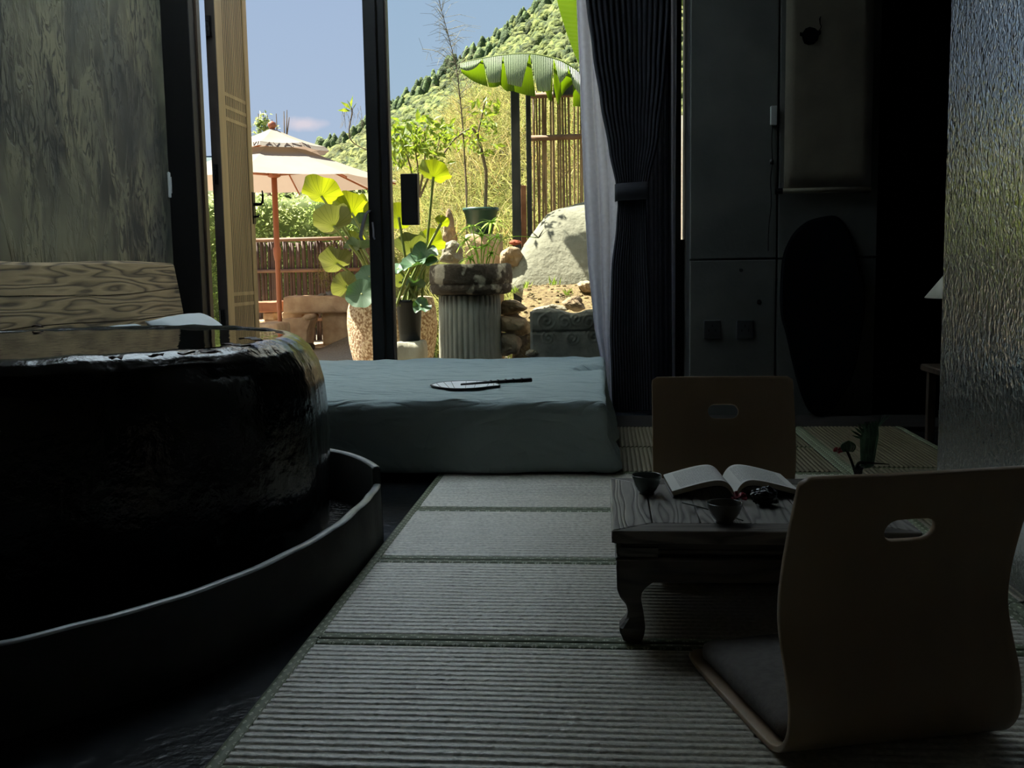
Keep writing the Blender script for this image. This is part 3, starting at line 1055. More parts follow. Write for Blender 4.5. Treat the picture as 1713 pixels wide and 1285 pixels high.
M_basin = mat('worn_black_basin_wall', (34, 36, 36), (56, 56, 52), 5, 0.55, bump=0.001, bscale=40)
M_rim = mat('polished_basin_rim', (150, 154, 156), (172, 176, 178), 12, 0.25)
bas = thing('stone_basin', 'low black basin wall around the tub, pointed beside the tatami', 'basin', (RC[0], RC[1], -0.03))
def wall_arc(a0, a1, zt, n, zb=-0.03, th=0.024):
    V, Fs = [], []
    for i in range(n + 1):
        a = a0 + (a1 - a0) * i / n
        r = rad(((a + 180) % 360) - 180)
        z = zt(a)
        c, s = math.cos(math.radians(a)), math.sin(math.radians(a))
        for rr, zz in ((r + 0.004, zb), (r, z - 0.004), (r - 0.004, z), (r - th + 0.004, z), (r - th, z - 0.004), (r - th, zb)):
            V.append((max(RC[0] + rr * c, XL + 0.01), RC[1] + rr * s, zz))
    for i in range(n):
        for k in range(5):
            Fs.append((i * 6 + k, i * 6 + 6 + k, i * 6 + 7 + k, i * 6 + k + 1))
    Fs += [tuple(range(5, -1, -1)), tuple(n * 6 + k for k in range(6))]
    return V, Fs
zfront = lambda a: 0.146 - 0.004 * math.sin(a * 0.07) - 0.010 * max(0, (a - 15) / 4) * 0.4
zback = lambda a: 0.192
v, f = wall_arc(-330, -180 + 180 - 0 - 150 + 180 - 0, zback, 2) if False else wall_arc(18.3, 200, zback, 90)
ob('basin_wall', v, f, M_basin, bas, True)
v, f = wall_arc(-160, 18.3, zfront, 110)
ob('basin_wall', v, f, M_basin, bas, True)
for a0, a1, zf, n in ((18.3, 200, zback, 90), (-160, 18.1, zfront, 110)):
    V, Fs = [], []
    for i in range(n + 1):
        a = a0 + (a1 - a0) * i / n
        r = rad(((a + 180) % 360) - 180) - 0.012
        z = zf(a) + 0.0005
        c, s = math.cos(math.radians(a)), math.sin(math.radians(a))
        for k in range(6):
            t = PI * k / 5
            rr = r + 0.0125 * math.cos(t); zz = z + 0.006 * math.sin(t)
            V.append((max(RC[0] + rr * c, XL + 0.01), RC[1] + rr * s, zz))
    for i in range(n):
        for k in range(5):
            Fs.append((i * 6 + k, i * 6 + 6 + k, i * 6 + 7 + k, i * 6 + k + 1))
    ob('rim', V, Fs, M_rim, bas, True)
V = []
for i in range(120):
    a = -180 + 3 * i
    r = rad(a) - 0.02
    V.append((max(RC[0] + r * math.cos(math.radians(a)), XL + 0.012), RC[1] + r * math.sin(math.radians(a)), 0.035))
ob('basin_water', V, [tuple(range(120))], M_ripple, bas)

# light switch on the plaster
p = at(288, 310, 1.0); yy = XL / p.x * 1.0
p = EYE + (p - EYE) * yy
sw = thing('light_switch', 'small white light switch on the plaster wall by the post', 'switch', (XL, p.y, p.z))
bb = box(XL, XL + 0.011, p.y - 0.065, p.y + 0.065, p.z - 0.075, p.z + 0.07, 0.003); ob('switch_plate', bb[0], bb[1], M_white, sw)
bb = box(XL + 0.011, XL + 0.017, p.y - 0.045, p.y + 0.045, p.z - 0.05, p.z + 0.045, 0.002); ob('rocker', bb[0], bb[1], M_white, sw)

# ================================================================== CURTAINS
M_drape = mat('dark_blue_curtain_cloth', (17, 19, 28), (23, 25, 34), 30, 0.9, bump=0.0006, bscale=180)
M_band = mat('dark_blue_tieback_cloth', (26, 27, 34), None, rough=0.85)
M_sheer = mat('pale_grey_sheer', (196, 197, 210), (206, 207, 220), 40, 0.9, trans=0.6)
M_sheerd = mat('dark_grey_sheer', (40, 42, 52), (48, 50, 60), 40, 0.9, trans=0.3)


def interp(pts, z):
    if z >= pts[0][1]: return pts[0][0]
    for (x0, z0), (x1, z1) in zip(pts[:-1], pts[1:]):
        if z1 <= z <= z0:
            t = (z0 - z) / max(1e-6, z0 - z1)
            t = t * t * (3 - 2 * t) * 0.5 + t * 0.5
            return x0 + (x1 - x0) * t
    return pts[-1][0]


def curtain(left, right, Y, n, amp, zt=3.17, zb=0.004, nv=70, seed=0.0, squeeze=None):
    Lp = [(at(a, b, Y).x, at(a, b, Y).z) for a, b in left]
    Rp = [(at(a, b, Y).x, at(a, b, Y).z) for a, b in right]
    nu = n * 10
    V, Fs = [], []
    for i in range(nv + 1):
        z = zt + (zb - zt) * i / nv
        x0, x1 = interp(Lp, z), interp(Rp, z)
        for j in range(nu + 1):
            t = j / nu
            sq = squeeze(z) if squeeze else 1.0
            ph = 2 * PI * n * t + 0.7 * math.sin(3 * t * PI + seed)
            x = x0 + (x1 - x0) * t + 0.25 * amp * math.cos(ph) * (x1 - x0) / max(0.2, x1 - x0)
            y = Y + amp * sq * math.sin(ph) * (0.75 + 0.35 * math.sin(7.1 * t + seed))
            V.append((x, y, z))
    for i in range(nv):
        for j in range(nu):
            a = i * (nu + 1) + j
            Fs.append((a, a + 1, a + nu + 2, a + nu + 1))
    return V, Fs


dl = [(968, -120), (978, 0), (990, 90), (1003, 170), (1018, 250), (1031, 312), (1034, 335), (1031, 380), (1023, 450), (1020, 560), (1023, 640), (1026, 700)]
drr = [(1124, -120), (1120, 0), (1112, 120), (1100, 230), (1084, 305), (1079, 322), (1081, 400), (1086, 520), (1090, 700)]
cu = thing('curtain', 'dark blue curtain gathered by a tieback at the window edge', 'curtain', (0.15, 5.75, 0.0))
zt_ = at(1050, 322, 5.75).z
v, f = curtain(dl, drr, 5.74, 15, 0.030, squeeze=lambda z: 0.75 + 0.35 * min(1, abs(z - zt_) / 0.7))
ob('curtain_cloth', v, f, M_drape, cu, True)
a, c = at(1029, 308, 5.70), at(1086, 336, 5.70)
V, Fs = [], []
for i in range(25):
    t = i / 24
    th = PI * t
    x = (a.x + c.x) / 2 - (c.x - a.x) / 2 * math.cos(th) * 1.02
    y = 5.74 - 0.052 * math.sin(th) ** 0.5 if 0 < t < 1 else 5.74
    zc = 0.012 * math.sin(th) * 0 + 0.012 * t
    V += [(x, y, c.z + zc), (x, y, a.z + zc)]
for i in range(24): Fs.append((2 * i, 2 * i + 2, 2 * i + 3, 2 * i + 1))
o = ob('tieback', V, Fs, M_band, cu, True)
md = o.modifiers.new('thickness', 'SOLIDIFY'); md.thickness = 0.005
s1 = tag(ob('sheer_curtain', *curtain([(958, -120), (963, 0), (969, 150), (974, 300), (981, 430), (992, 540), (1004, 602), (1008, 690)], [(1005, -120), (1012, 0), (1022, 180), (1035, 310), (1036, 400), (1032, 500), (1026, 600), (1024, 700)], 5.86, 3, 0.022), M_sheer, None, True),
         'pale translucent sheer curtain on the left of the dark drape', 'curtain', 'sheer curtains')
s2 = tag(ob('sheer_curtain', *curtain([(1116, -120), (1117, 0), (1119, 300), (1120, 420), (1117, 700)], [(1131, -120), (1132, 0), (1130, 300), (1129, 700)], 5.93, 2, 0.010, seed=1.3), M_sheer, None, True),
         'narrow pale sheer strip hanging close to the concrete wall', 'curtain', 'sheer curtains')
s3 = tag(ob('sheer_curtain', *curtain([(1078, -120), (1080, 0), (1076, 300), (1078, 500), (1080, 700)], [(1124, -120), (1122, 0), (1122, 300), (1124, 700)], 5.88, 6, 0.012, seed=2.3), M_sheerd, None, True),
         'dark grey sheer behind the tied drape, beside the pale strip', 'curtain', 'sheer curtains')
bb = box(-0.35, XW - 0.01, 5.70, 5.93, 3.17, 3.2)
tag(ob('curtain_track', bb[0], bb[1], M_frame), 'dark ceiling track the curtains hang from', 'curtain track')

# ================================================================== CONCRETE WALL FITTINGS
M_socket = mat('dark_grey_socket_plate', (44, 46, 48), None, rough=0.4)
for px, nm in ((1191, 'left'), (1246, 'right')):
    p = at(px, 551, 5.6)
    t = thing('wall_socket', 'square dark wall socket low on the concrete, ' + ('nearer the curtain' if nm == 'left' else 'nearer the scroll'), 'socket', (p.x, 5.6, p.z), group='wall sockets')
    bb = box(p.x - 0.045, p.x + 0.045, 5.588, 5.5995, p.z - 0.05, p.z + 0.05, 0.004); ob('plate', bb[0], bb[1], M_socket, t)
    for k in (-0.018, 0.0, 0.018):
        bb = box(p.x + k - 0.003, p.x + k + 0.003, 5.5865, 5.5885, p.z + (0.014 if k == 0 else -0.012), p.z + (0.026 if k == 0 else 0.002)); ob('slot', bb[0], bb[1], M_iron, t)
p0, p1 = at(1288, 178, 5.6), at(1299, 210, 5.6)
sn = thing('cord_switch', 'pale remote holder with a dangling cord beside the scroll', 'switch', ((p0.x + p1.x) / 2, 5.6, p1.z))
bb = box(p0.x, p1.x, 5.575, 5.599, p1.z, p0.z, 0.004); ob('holder', bb[0], bb[1], mat('dusty_grey_plastic', (150, 152, 150), None, rough=0.5), sn)
cd = [at(x, y, 5.585) for x, y in ((1292, 210), (1291, 240), (1292, 272), (1289, 300), (1290, 340), (1286, 380), (1285, 420))]
tb = tube(catmull(cd, 5), 0.003, 6); ob('cord', tb[0], tb[1], M_iron, sn, True)
bb = lathe([(0.002, -0.015), (0.010, -0.012), (0.010, 0.012), (0.002, 0.015)], 10, tuple(at(1291, 271, 5.585))); ob('inline_switch', bb[0], bb[1], M_iron, sn, True)

# hanging scroll
M_scroll = mat('unbleached_scroll_cloth', (84, 79, 66), (96, 90, 75), 6, 0.9, bump=0.0005, bscale=160)
M_ink = mat('black_ink', (6, 7, 10), None, rough=0.95, spec=0.1)
xs0, xs1 = at(1309, 322, 5.56).x, at(1457, 312, 5.56).x
zs0 = at(1380, 318, 5.56).z
sc = thing('hanging_scroll', 'long plain cloth scroll with a small black ink pot hanging on concrete', 'scroll', ((xs0 + xs1) / 2, 5.58, zs0))
V, Fs = [], []
for i in range(25):
    z = zs0 + 0.01 + (3.1 - zs0) * i / 24
    for j in range(9):
        x = xs0 + 0.008 + (xs1 - xs0 - 0.008) * j / 8
        V.append((x, 5.570 + 0.004 * nz((x * 3, 0, z), 1.2, 3), z))
for i in range(24):
    for j in range(8):
        q = i * 9 + j; Fs.append((q, q + 1, q + 10, q + 9))
o = ob('scroll_cloth', V, Fs, M_scroll, sc, True)
md = o.modifiers.new('thickness', 'SOLIDIFY'); md.thickness = 0.003; md.offset = 1
tb = tube([(xs0, 5.565, zs0), (xs1, 5.565, zs0)], 0.014, 14); ro = ob('roller', tb[0], tb[1], M_scroll, sc, True)
tb = tube([(xs0 - 0.036, 5.565, zs0), (xs0, 5.565, zs0)], 0.0155, 14); ob('roller_knob', tb[0], tb[1], M_ink, ro)
def sp(cx, cy): return at(1290 + cx * 0.2802, cy * 0.2802, 5.560)
body = [(188, 195), (205, 170), (230, 160), (262, 168), (282, 185), (288, 178), (300, 182), (298, 203), (286, 212), (278, 240), (255, 264), (225, 270), (198, 260), (187, 235), (185, 218), (172, 214), (172, 192)]
pts = [sp(*q) for q in body]
n = len(pts)
ob('ink_pot', pts + [p + Vector((0, 0.0012, 0)) for p in pts], [tuple(range(n))] + [((i + 1) % n, i, n + i, n + (i + 1) % n) for i in range(n)], M_ink, sc)
tb = tube([sp(*q) for q in ((286, 185), (300, 160), (292, 140), (290, 112), (296, 98))], [0.002, 0.002, 0.002, 0.004, 0.002], 6)
ob('ink_stroke', tb[0], tb[1], M_ink, sc)

# black oval board leaning on the wall
ov = [(170, 632), (215, 628), (245, 655), (265, 700), (280, 770), (298, 820), (302, 880), (292, 970), (270, 1080), (240, 1150), (190, 1215), (140, 1215), (110, 1160), (85, 1070), (65, 980), (50, 920), (50, 820), (60, 740), (90, 680), (130, 645)]
P = [at(1280 + a * 0.5603, b * 0.5603, 5.53) for a, b in ov]
P = catmull([Vector((p.x, 0, p.z)) for p in P] + [Vector((P[0].x, 0, P[0].z))], 4)[:-1]
zmin = min(p.z for p in P)
c = sum(P, Vector()) / len(P)
V, Fs = [], []
n = len(P)
for s, k in ((0.000, 0.965), (0.012, 1.0), (0.032, 1.0), (0.042, 0.97)):
    for p in P:
        q = c + (p - c) * k
        z = -0.005 + (q.z - zmin) * 1.01
        V.append((q.x, 5.515 + s + 0.045 * min(1, max(0, z) / 1.15), max(z, -0.005)))
for r_ in range(3):
    for i in range(n):
        j = (i + 1) % n
        Fs.append((r_ * n + i, r_ * n + j, (r_ + 1) * n + j, (r_ + 1) * n + i))
Fs += [tuple(reversed(range(n))), tuple(range(3 * n, 4 * n))]
M_blk = mat('charred_black_wood', (5, 7, 11), (9, 11, 15), 9, 0.95, bump=0.001, spec=0.05)
tag(ob('oval_board', V, Fs, M_blk), 'tall black oval board leaning against the concrete below the scroll', 'board')

# stool and lamp in the alcove
M_stool = wood('dark_stool_wood', (48, 40, 32), (72, 60, 48), 2, 9)
st = thing('side_stool', 'dark wooden side stool under the paper lamp, half behind glass', 'stool', (1.61, 4.72, -0.03))
zt2 = 0.335
bb = box(1.45, 1.77, 4.57, 4.87, zt2 - 0.03, zt2, 0.006); ob('seat', bb[0], bb[1], M_stool, st)
for x in (1.475, 1.72):
    for y in (4.59, 4.82):
        bb = box(x, x + 0.035, y, y + 0.035, -0.03, zt2 - 0.03, 0.003); ob('leg', bb[0], bb[1], M_stool, st)
for y in (4.60, 4.83):
    bb = box(1.51, 1.72, y, y + 0.02, 0.09, 0.12); ob('stretcher', bb[0], bb[1], M_stool, st)
lp = thing('table_lamp', 'unlit lamp with pale conical paper shade standing on the stool', 'lamp', (1.608, 4.72, zt2))
v, f = lathe([(0.07, 0.0), (0.075, 0.012), (0.03, 0.03), (0.014, 0.06), (0.012, 0.30), (0.016, 0.32), (0.010, 0.44)], 20, (1.608, 4.72, zt2)); ob('base', v, f, M_stool, lp, True)
v, f = lathe([(0.185, 0.0), (0.06, 0.16)], 36, (1.608, 4.72, 0.642)); f = f[:-2]
o = ob('lamp_shade', v, f, mat('pale_lamp_paper', (206, 202, 186), (218, 214, 198), 8, 0.9, trans=0.3), lp, True)
md = o.modifiers.new('thickness', 'SOLIDIFY'); md.thickness = 0.002

# rippled glass partition
def ripple_mat():
    m, nt, N, L, b = new_mat('rippled_privacy_glass')
    N.remove(b)
    tc = N.new('ShaderNodeTexCoord')
    mp = N.new('ShaderNodeMapping'); mp.inputs['Scale'].default_value = (1, 0.55, 0.42)
    L.new(tc.outputs['Object'], mp.inputs[0])
    n = N.new('ShaderNodeTexNoise'); n.inputs['Scale'].default_value = 95; n.inputs['Detail'].default_value = 2.5; n.inputs['Distortion'].default_value = 1.0
    L.new(mp.outputs[0], n.inputs['Vector'])
    bu = N.new('ShaderNodeBump'); bu.inputs['Distance'].default_value = 0.0030
    L.new(n.outputs[0], bu.inputs['Height'])
    g = N.new('ShaderNodeBsdfGlossy'); g.inputs['Roughness'].default_value = 0.03; g.inputs[0].default_value = (0.9, 0.91, 0.92, 1)
    L.new(bu.outputs[0], g.inputs['Normal'])
    t = N.new('ShaderNodeBsdfRefraction'); t.inputs[0].default_value = (0.55, 0.57, 0.56, 1); t.inputs['IOR'].default_value = 1.2
    t.inputs['Roughness'].default_value = 0.2
    L.new(bu.outputs[0], t.inputs['Normal'])
    fr = N.new('ShaderNodeFresnel'); fr.inputs[0].default_value = 6.5
    L.new(bu.outputs[0], fr.inputs['Normal'])
    mx = N.new('ShaderNodeMixShader')
    L.new(fr.outputs[0], mx.inputs[0]); L.new(t.outputs[0], mx.inputs[1]); L.new(g.outputs[0], mx.inputs[2])
    di = N.new('ShaderNodeBsdfDiffuse'); di.inputs[0].default_value = (0.30, 0.29, 0.26, 1)
    L.new(bu.outputs[0], di.inputs['Normal'])
    m2 = N.new('ShaderNodeMixShader'); m2.inputs[0].default_value = 0.22
    L.new(mx.outputs[0], m2.inputs[1]); L.new(di.outputs[0], m2.inputs[2])
    L.new(m2.outputs[0], N['Material Output'].inputs[0])
    return m


XG = 1.0
yg = XG / at(1592, 0, 1.0).x
bb = box(XG, XG + 0.01, 0.2, yg, 0.0, 3.4)
gp = tag(ob('glass_partition', bb[0], bb[1], ripple_mat()), 'tall rippled privacy glass partition at the right edge', 'partition')

# ================================================================== LOW TABLE
M_tab = wood('grey_worn_table_wood', (74, 71, 68), (156, 152, 146), 1, 8, 0.34, 0.0012, ring=9)
M_tabx = wood('grey_worn_rail_wood', (56, 52, 48), (110, 104, 98), 0, 8, 0.42, 0.0012, ring=7)
M_tabd = wood('dark_table_wood', (36, 33, 30), (74, 68, 61), 0, 9, 0.45, 0.001)
TX0, TX1, TY0, TY1, TZ = 0.013, 0.648, 2.12, 2.665, 0.25
tbl = thing('low_table', 'low dark wooden tea table with curved legs on the tatami', 'table', ((TX0 + TX1) / 2, (TY0 + TY1) / 2, 0.0))
ew, fw, g = 0.088, 0.072, 0.0012
def slab(outline, z0, z1, bev, name, m):
    bm = bmesh.new()
    lo = [bm.verts.new((x, y, z0)) for x, y in outline]; hi = [bm.verts.new((x, y, z1)) for x, y in outline]
    bm.faces.new(list(reversed(lo))); tp = bm.faces.new(hi)
    n_ = len(outline)
    for i in range(n_): bm.faces.new((lo[i], lo[(i + 1) % n_], hi[(i + 1) % n_], hi[i]))
    bmesh.ops.bevel(bm, geom=list(bm.edges), offset=bev, segments=2, affect='EDGES', profile=0.5)
    bm.verts.index_update()
    v_ = [q.co.copy() for q in bm.verts]; f_ = [tuple(q.index for q in p.verts) for p in bm.faces]
    bm.free()
    return ob(name, v_, f_, m, tbl)
z0, z1 = TZ - 0.028, TZ
slab([(TX0, TY0 + g), (TX0 + ew, TY0 + fw), (TX0 + ew, TY1 - fw), (TX0, TY1 - g)], z0, z1, 0.003, 'end_board', M_tab)
slab([(TX1, TY1 - g), (TX1 - ew, TY1 - fw), (TX1 - ew, TY0 + fw), (TX1, TY0 + g)], z0, z1, 0.003, 'end_board', M_tab)
slab([(TX0 + g, TY0), (TX1 - g, TY0), (TX1 - ew, TY0 + fw - g), (TX0 + ew, TY0 + fw - g)], z0, z1, 0.003, 'rail', M_tabx)
slab([(TX1 - g, TY1), (TX0 + g, TY1), (TX0 + ew, TY1 - fw + g), (TX1 - ew, TY1 - fw + g)], z0, z1, 0.003, 'rail', M_tabx)
xs = [TX0 + ew + g, 0.205, 0.315, 0.43, TX1 - ew - g]
for i in range(4):
    slab([(xs[i] + g, TY0 + fw + g), (xs[i + 1] - g, TY0 + fw + g), (xs[i + 1] - g, TY1 - fw - g), (xs[i] + g, TY1 - fw - g)], z0, z1 - 0.0005, 0.0012, 'plank', M_tab)
bb = box(TX0 + 0.02, TX1 - 0.02, TY0 + 0.02, TY1 - 0.02, z0 - 0.028, z0, 0.002); wa = ob('waist', bb[0], bb[1], M_tabd, tbl)
for a0, a1, zz, ins in ((0, 0, z0 - 0.020, 0.014), (0, 0, z0 - 0.036, 0.008)):
    bb = box(TX0 + ins, TX1 - ins, TY0 + ins, TY1 - ins, zz - 0.004, zz + 0.004, 0.003, 2); ob('moulding', bb[0], bb[1], M_tabd, wa)
za1 = z0 - 0.034
for (x0, x1, y0, y1) in ((TX0 + 0.012, TX1 - 0.012, TY0 + 0.012, TY0 + 0.034), (TX0 + 0.012, TX1 - 0.012, TY1 - 0.034, TY1 - 0.012),
                         (TX0 + 0.012, TX0 + 0.034, TY0 + 0.036, TY1 - 0.036), (TX1 - 0.034, TX1 - 0.012, TY0 + 0.036, TY1 - 0.036)):
    bb = box(x0, x1, y0, y1, 0.134, za1, 0.003); ob('apron', bb[0], bb[1], M_tabd, tbl)
lo_ = [(0.225, 0.010), (0.197, 0.010), (0.190, 0.013), (0.167, 0.010), (0.1175, 0.0116), (0.098, 0.018), (0.078, 0.031), (0.061, 0.035), (0.050, 0.032), (0.041, 0.0255), (0.031, 0.0165), (0.022, 0.0165), (0.012, 0.021), (0.0, 0.025)]
li_ = [(0.225, 0.098), (0.150, 0.098), (0.136, 0.088), (0.127, 0.0745), (0.114, 0.064), (0.098, 0.062), (0.078, 0.0646), (0.055, 0.069), (0.035, 0.071), (0.015, 0.068), (0.0, 0.063)]
def ip(tb_, z):
    for (z0_, a), (z1_, b_) in zip(tb_[:-1], tb_[1:]):
        if z1_ <= z <= z0_: return a + (b_ - a) * (z0_ - z) / (z0_ - z1_)
    return tb_[-1][1]
for sx, cx in ((1, TX0), (-1, TX1)):
    for sy, cy in ((1, TY0), (-1, TY1)):
        V, Fs = [], []
        nn = 34
        for i in range(nn + 1):
            z = 0.21 * (1 - i / nn) + 0.0005
            o_, i_ = ip(lo_, z), min(ip(li_, z), 0.098)
            dd = 0.30 * (i_ - o_) if z < 0.13 else 0.05
            # L-shaped knee above, rounded square foot below
            iy_ = min(i_, 0.075)
            r_ = 0.006
            for (a, b_) in ((o_ + r_, o_), (i_, o_), (i_, o_ + 0.028 if z > 0.125 else iy_ - r_), (i_ - (0.0 if z <= 0.125 else i_ - o_ - 0.03), iy_ if z <= 0.125 else o_ + 0.03), (o_ + 0.028 if z > 0.125 else o_ + r_, i_ if z > 0.125 else iy_), (o_, i_ if z > 0.125 else iy_ - r_), (o_, o_ + r_)):
                V.append((cx + sx * a, cy + sy * b_, z))
        K = 7
        for i in range(nn):
            for k in range(K):
                q = (i * K + k, i * K + (k + 1) % K, (i + 1) * K + (k + 1) % K, (i + 1) * K + k)
                Fs.append(q if sx * sy < 0 else tuple(reversed(q)))
        Fs += [tuple(range(K)), tuple(reversed(range(nn * K, nn * K + K)))]
        ob('leg', V, Fs, M_tabd, tbl)

# ------------------------------------------------------------------ things on the table
M_cel = mat('dark_celadon_glaze', (62, 74, 68), (78, 88, 82), 14, 0.18, spec=0.6)
M_cel2 = mat('dark_stoneware_glaze', (64, 64, 60), (82, 80, 74), 14, 0.2, spec=0.6)
def cup(p, r, h, m, label):
    t = thing('tea_cup', label, 'cup', (p.x, p.y, TZ), group='tea cups on the low table')
    k = r
    pr = [(0.0, 0.002), (k * 0.44, 0.002), (k * 0.46, 0.0), (k * 0.50, 0.0), (k * 0.48, h * 0.10), (k * 0.62, h * 0.22), (k * 0.82, h * 0.5), (k * 0.95, h * 0.8), (k, h), (k * 0.985, h + 0.0012), (k * 0.95, h),
          (k * 0.90, h * 0.8), (k * 0.76, h * 0.5), (k * 0.52, h * 0.24), (0.0, h * 0.16)]
    v, f = lathe(pr, 40, (p.x, p.y, TZ)); ob('bowl', v, f, m, t, True)
    v, f = lathe([(0.0, h * 0.55), (k * 0.78, h * 0.55)], 32, (p.x, p.y, TZ)); ob('tea', v, f[:-1] if len(f[-1]) > 4 else f, M_water, t)
    return t
cup(atz(1082, 826, TZ), 0.0365, 0.046, M_cel, 'small grey-green tea cup near the left end of the table')
cup(atz(1212, 874, TZ), 0.0385, 0.043, M_cel2, 'dark round tea cup at the front edge of the table, before the book')

M_page = None
def page_mat():
    m, nt, N, L, b = new_mat('printed_book_page')
    tc = N.new('ShaderNodeTexCoord')
    sp_ = N.new('ShaderNodeSeparateXYZ'); L.new(tc.outputs['UV'], sp_.inputs[0])
    def ma(op, a, bb=None):
        q = N.new('ShaderNodeMath'); q.operation = op
        for i, x in enumerate((a, bb)):
            if x is None: continue
            if isinstance(x, (int, float)): q.inputs[i].default_value = x
            else: L.new(x, q.inputs[i])
        return q.outputs[0]
    line = ma('LESS_THAN', ma('FRACT', ma('MULTIPLY', sp_.outputs[1], 26)), 0.42)
    inx = ma('MULTIPLY', ma('GREATER_THAN', sp_.outputs[0], 0.1), ma('LESS_THAN', sp_.outputs[0], 0.86))
    iny = ma('MULTIPLY', ma('GREATER_THAN', sp_.outputs[1], 0.08), ma('LESS_THAN', sp_.outputs[1], 0.92))
    n = N.new('ShaderNodeTexNoise'); n.inputs['Scale'].default_value = 1
    mp = N.new('ShaderNodeMapping'); mp.inputs['Scale'].default_value = (90, 26, 1)
    L.new(tc.outputs['UV'], mp.inputs[0]); L.new(mp.outputs[0], n.inputs['Vector'])
    k = ma('MULTIPLY', ma('MULTIPLY', line, ma('MULTIPLY', inx, iny)), ma('GREATER_THAN', n.outputs[0], 0.42))
    mx = N.new('ShaderNodeMixRGB'); mx.inputs[1].default_value = lin(206, 204, 198); mx.inputs[2].default_value = lin(120, 120, 122)
    L.new(k, mx.inputs[0]); L.new(mx.outputs[0], b.inputs['Base Color'])
    b.inputs['Roughness'].default_value = 0.75
    return m
M_page = page_mat()
M_pedge = mat('page_edges', (150, 142, 128), (172, 164, 148), 160, 0.85, stretch=(0.05, 1, 6))
M_cover = mat('dark_book_cover', (34, 30, 30), (44, 36, 36), 20, 0.6)
bk = thing('open_book', 'thick open paperback lying on the table before the far chair', 'book', (0.303, 2.532, TZ), math.radians(3))
for s in (-1, 1):
    wd, dp, thk = 0.148, 0.098, 0.014
    n = 26
    topp, bot = [], []
    for i in range(n + 1):
        d = wd * i / n
        t = d / wd
        zz = 0.010 + 0.036 * (1 - math.exp(-d / 0.016)) * (1 - t ** 1.3 * 0.82) * 1.18
        topp.append((d, zz)); bot.append((d * 0.985, max(0.0035, zz - thk * (0.55 + 0.45 * (1 - t * 0.4)))))
    V, Fs, U = [], [], []
    for (d, z) in topp:
        for y in (-dp, dp): V.append((s * (d + 0.001), y, z)); U.append((d / wd, (y + dp) / (2 * dp)))
    for i in range(n):
        q = (2 * i, 2 * i + 2, 2 * i + 3, 2 * i + 1); Fs.append(q if s > 0 else tuple(reversed(q)))
    ob('open_page', V, Fs, M_page, bk, True, local=True, uv=U)
    V, Fs = [], []
    for (d, z), (d2, z2) in zip(topp, bot):
        V += [(s * (d + 0.001), -dp + 0.0004, z - 0.0004), (s * (d + 0.001), dp - 0.0004, z - 0.0004), (s * (d2 + 0.001), -dp + 0.0004, z2), (s * (d2 + 0.001), dp - 0.0004, z2)]
    for i in range(n):
        a, c_ = 4 * i, 4 * i + 4
        for q in ((a, a + 2, c_ + 2, c_), (a + 1, c_ + 1, c_ + 3, a + 3), (a + 2, a + 3, c_ + 3, c_ + 2)): Fs.append(q if s > 0 else tuple(reversed(q)))
    a = 4 * n; Fs.append((a, a + 2, a + 3, a + 1) if s > 0 else (a + 1, a + 3, a + 2, a))
    ob('page_block', V, Fs, M_pedge, bk, False, local=True)
    V, Fs = [], []
    for (d, z) in bot:
        dz = max(0.0005, z - 0.002)
        V += [(s * d * 1.03, -dp - 0.002, dz), (s * d * 1.03, dp + 0.002, dz)]
    for i in range(n): Fs.append((2 * i, 2 * i + 1, 2 * i + 3, 2 * i + 2))
    o = ob('cover', V, Fs, M_cover, bk, True, local=True)

p = atz(1279, 846, TZ)
M_bstone = mat('glossy_black_stone', (12, 13, 15), (26, 27, 30), 20, 0.3)
v, f = rock((p.x, p.y, TZ + 0.020), (0.030, 0.024, 0.023), 11, 0.30, 4, scale=1.3)
v = [Vector((a.x, a.y, max(a.z, TZ + 0.0005))) for a in v]
tag(ob('black_stone', v, f, M_bstone, None, False), 'lumpy black stone figure on the table beside the book', 'stone')
M_red = mat('crimson_petal', (120, 24, 36), (160, 40, 52), 60, 0.5, trans=0.2)
M_stem = mat('dark_green_stem', (36, 44, 30), None, rough=0.6)
def blossom(name, c, r, label, parent=None, up=Vector((0, 0, 1))):
    random.seed(int(c[0] * 1e4) % 997)
    mb = MB()
    for k in range(26):
        d = Vector((random.gauss(0, 1), random.gauss(0, 1), abs(random.gauss(0, 0.9)))).normalized()
        e = d.orthogonal().normalized() * r * 0.26
        q = Vector(c) + d * r * 0.35; w = Vector(c) + d * r * random.uniform(0.8, 1.1)
        w.z = max(w.z, c[2] - r * 0.35); h_ = d.cross(e) * 0.5
        mb.add(([q - e * 0.4, q + e * 0.4, w + e, w + d * r * 0.12 + h_, w - e], [(0, 1, 2, 3, 4)]))
    o = mb.build(name, M_red, parent)
    md = o.modifiers.new('thickness', 'SOLIDIFY'); md.thickness = 0.0012
    return o
p = atz(1236, 842, TZ)
tag(blossom('red_blossom', (p.x, p.y, TZ + 0.011), 0.019, ''), 'small crimson blossom lying on the table between book and cup', 'flower')
a, c_ = atz(1141, 841, TZ + 0.002), atz(1243, 871, TZ + 0.002)
mid = a.lerp(c_, 0.4) + Vector((0, 0.010, 0))
tb = tube(catmull([a, mid, c_], 6), 0.0014, 6); tag(ob('flower_stem', tb[0], tb[1], M_stem), 'thin dark stem lying on the table behind the front cup', 'stem')

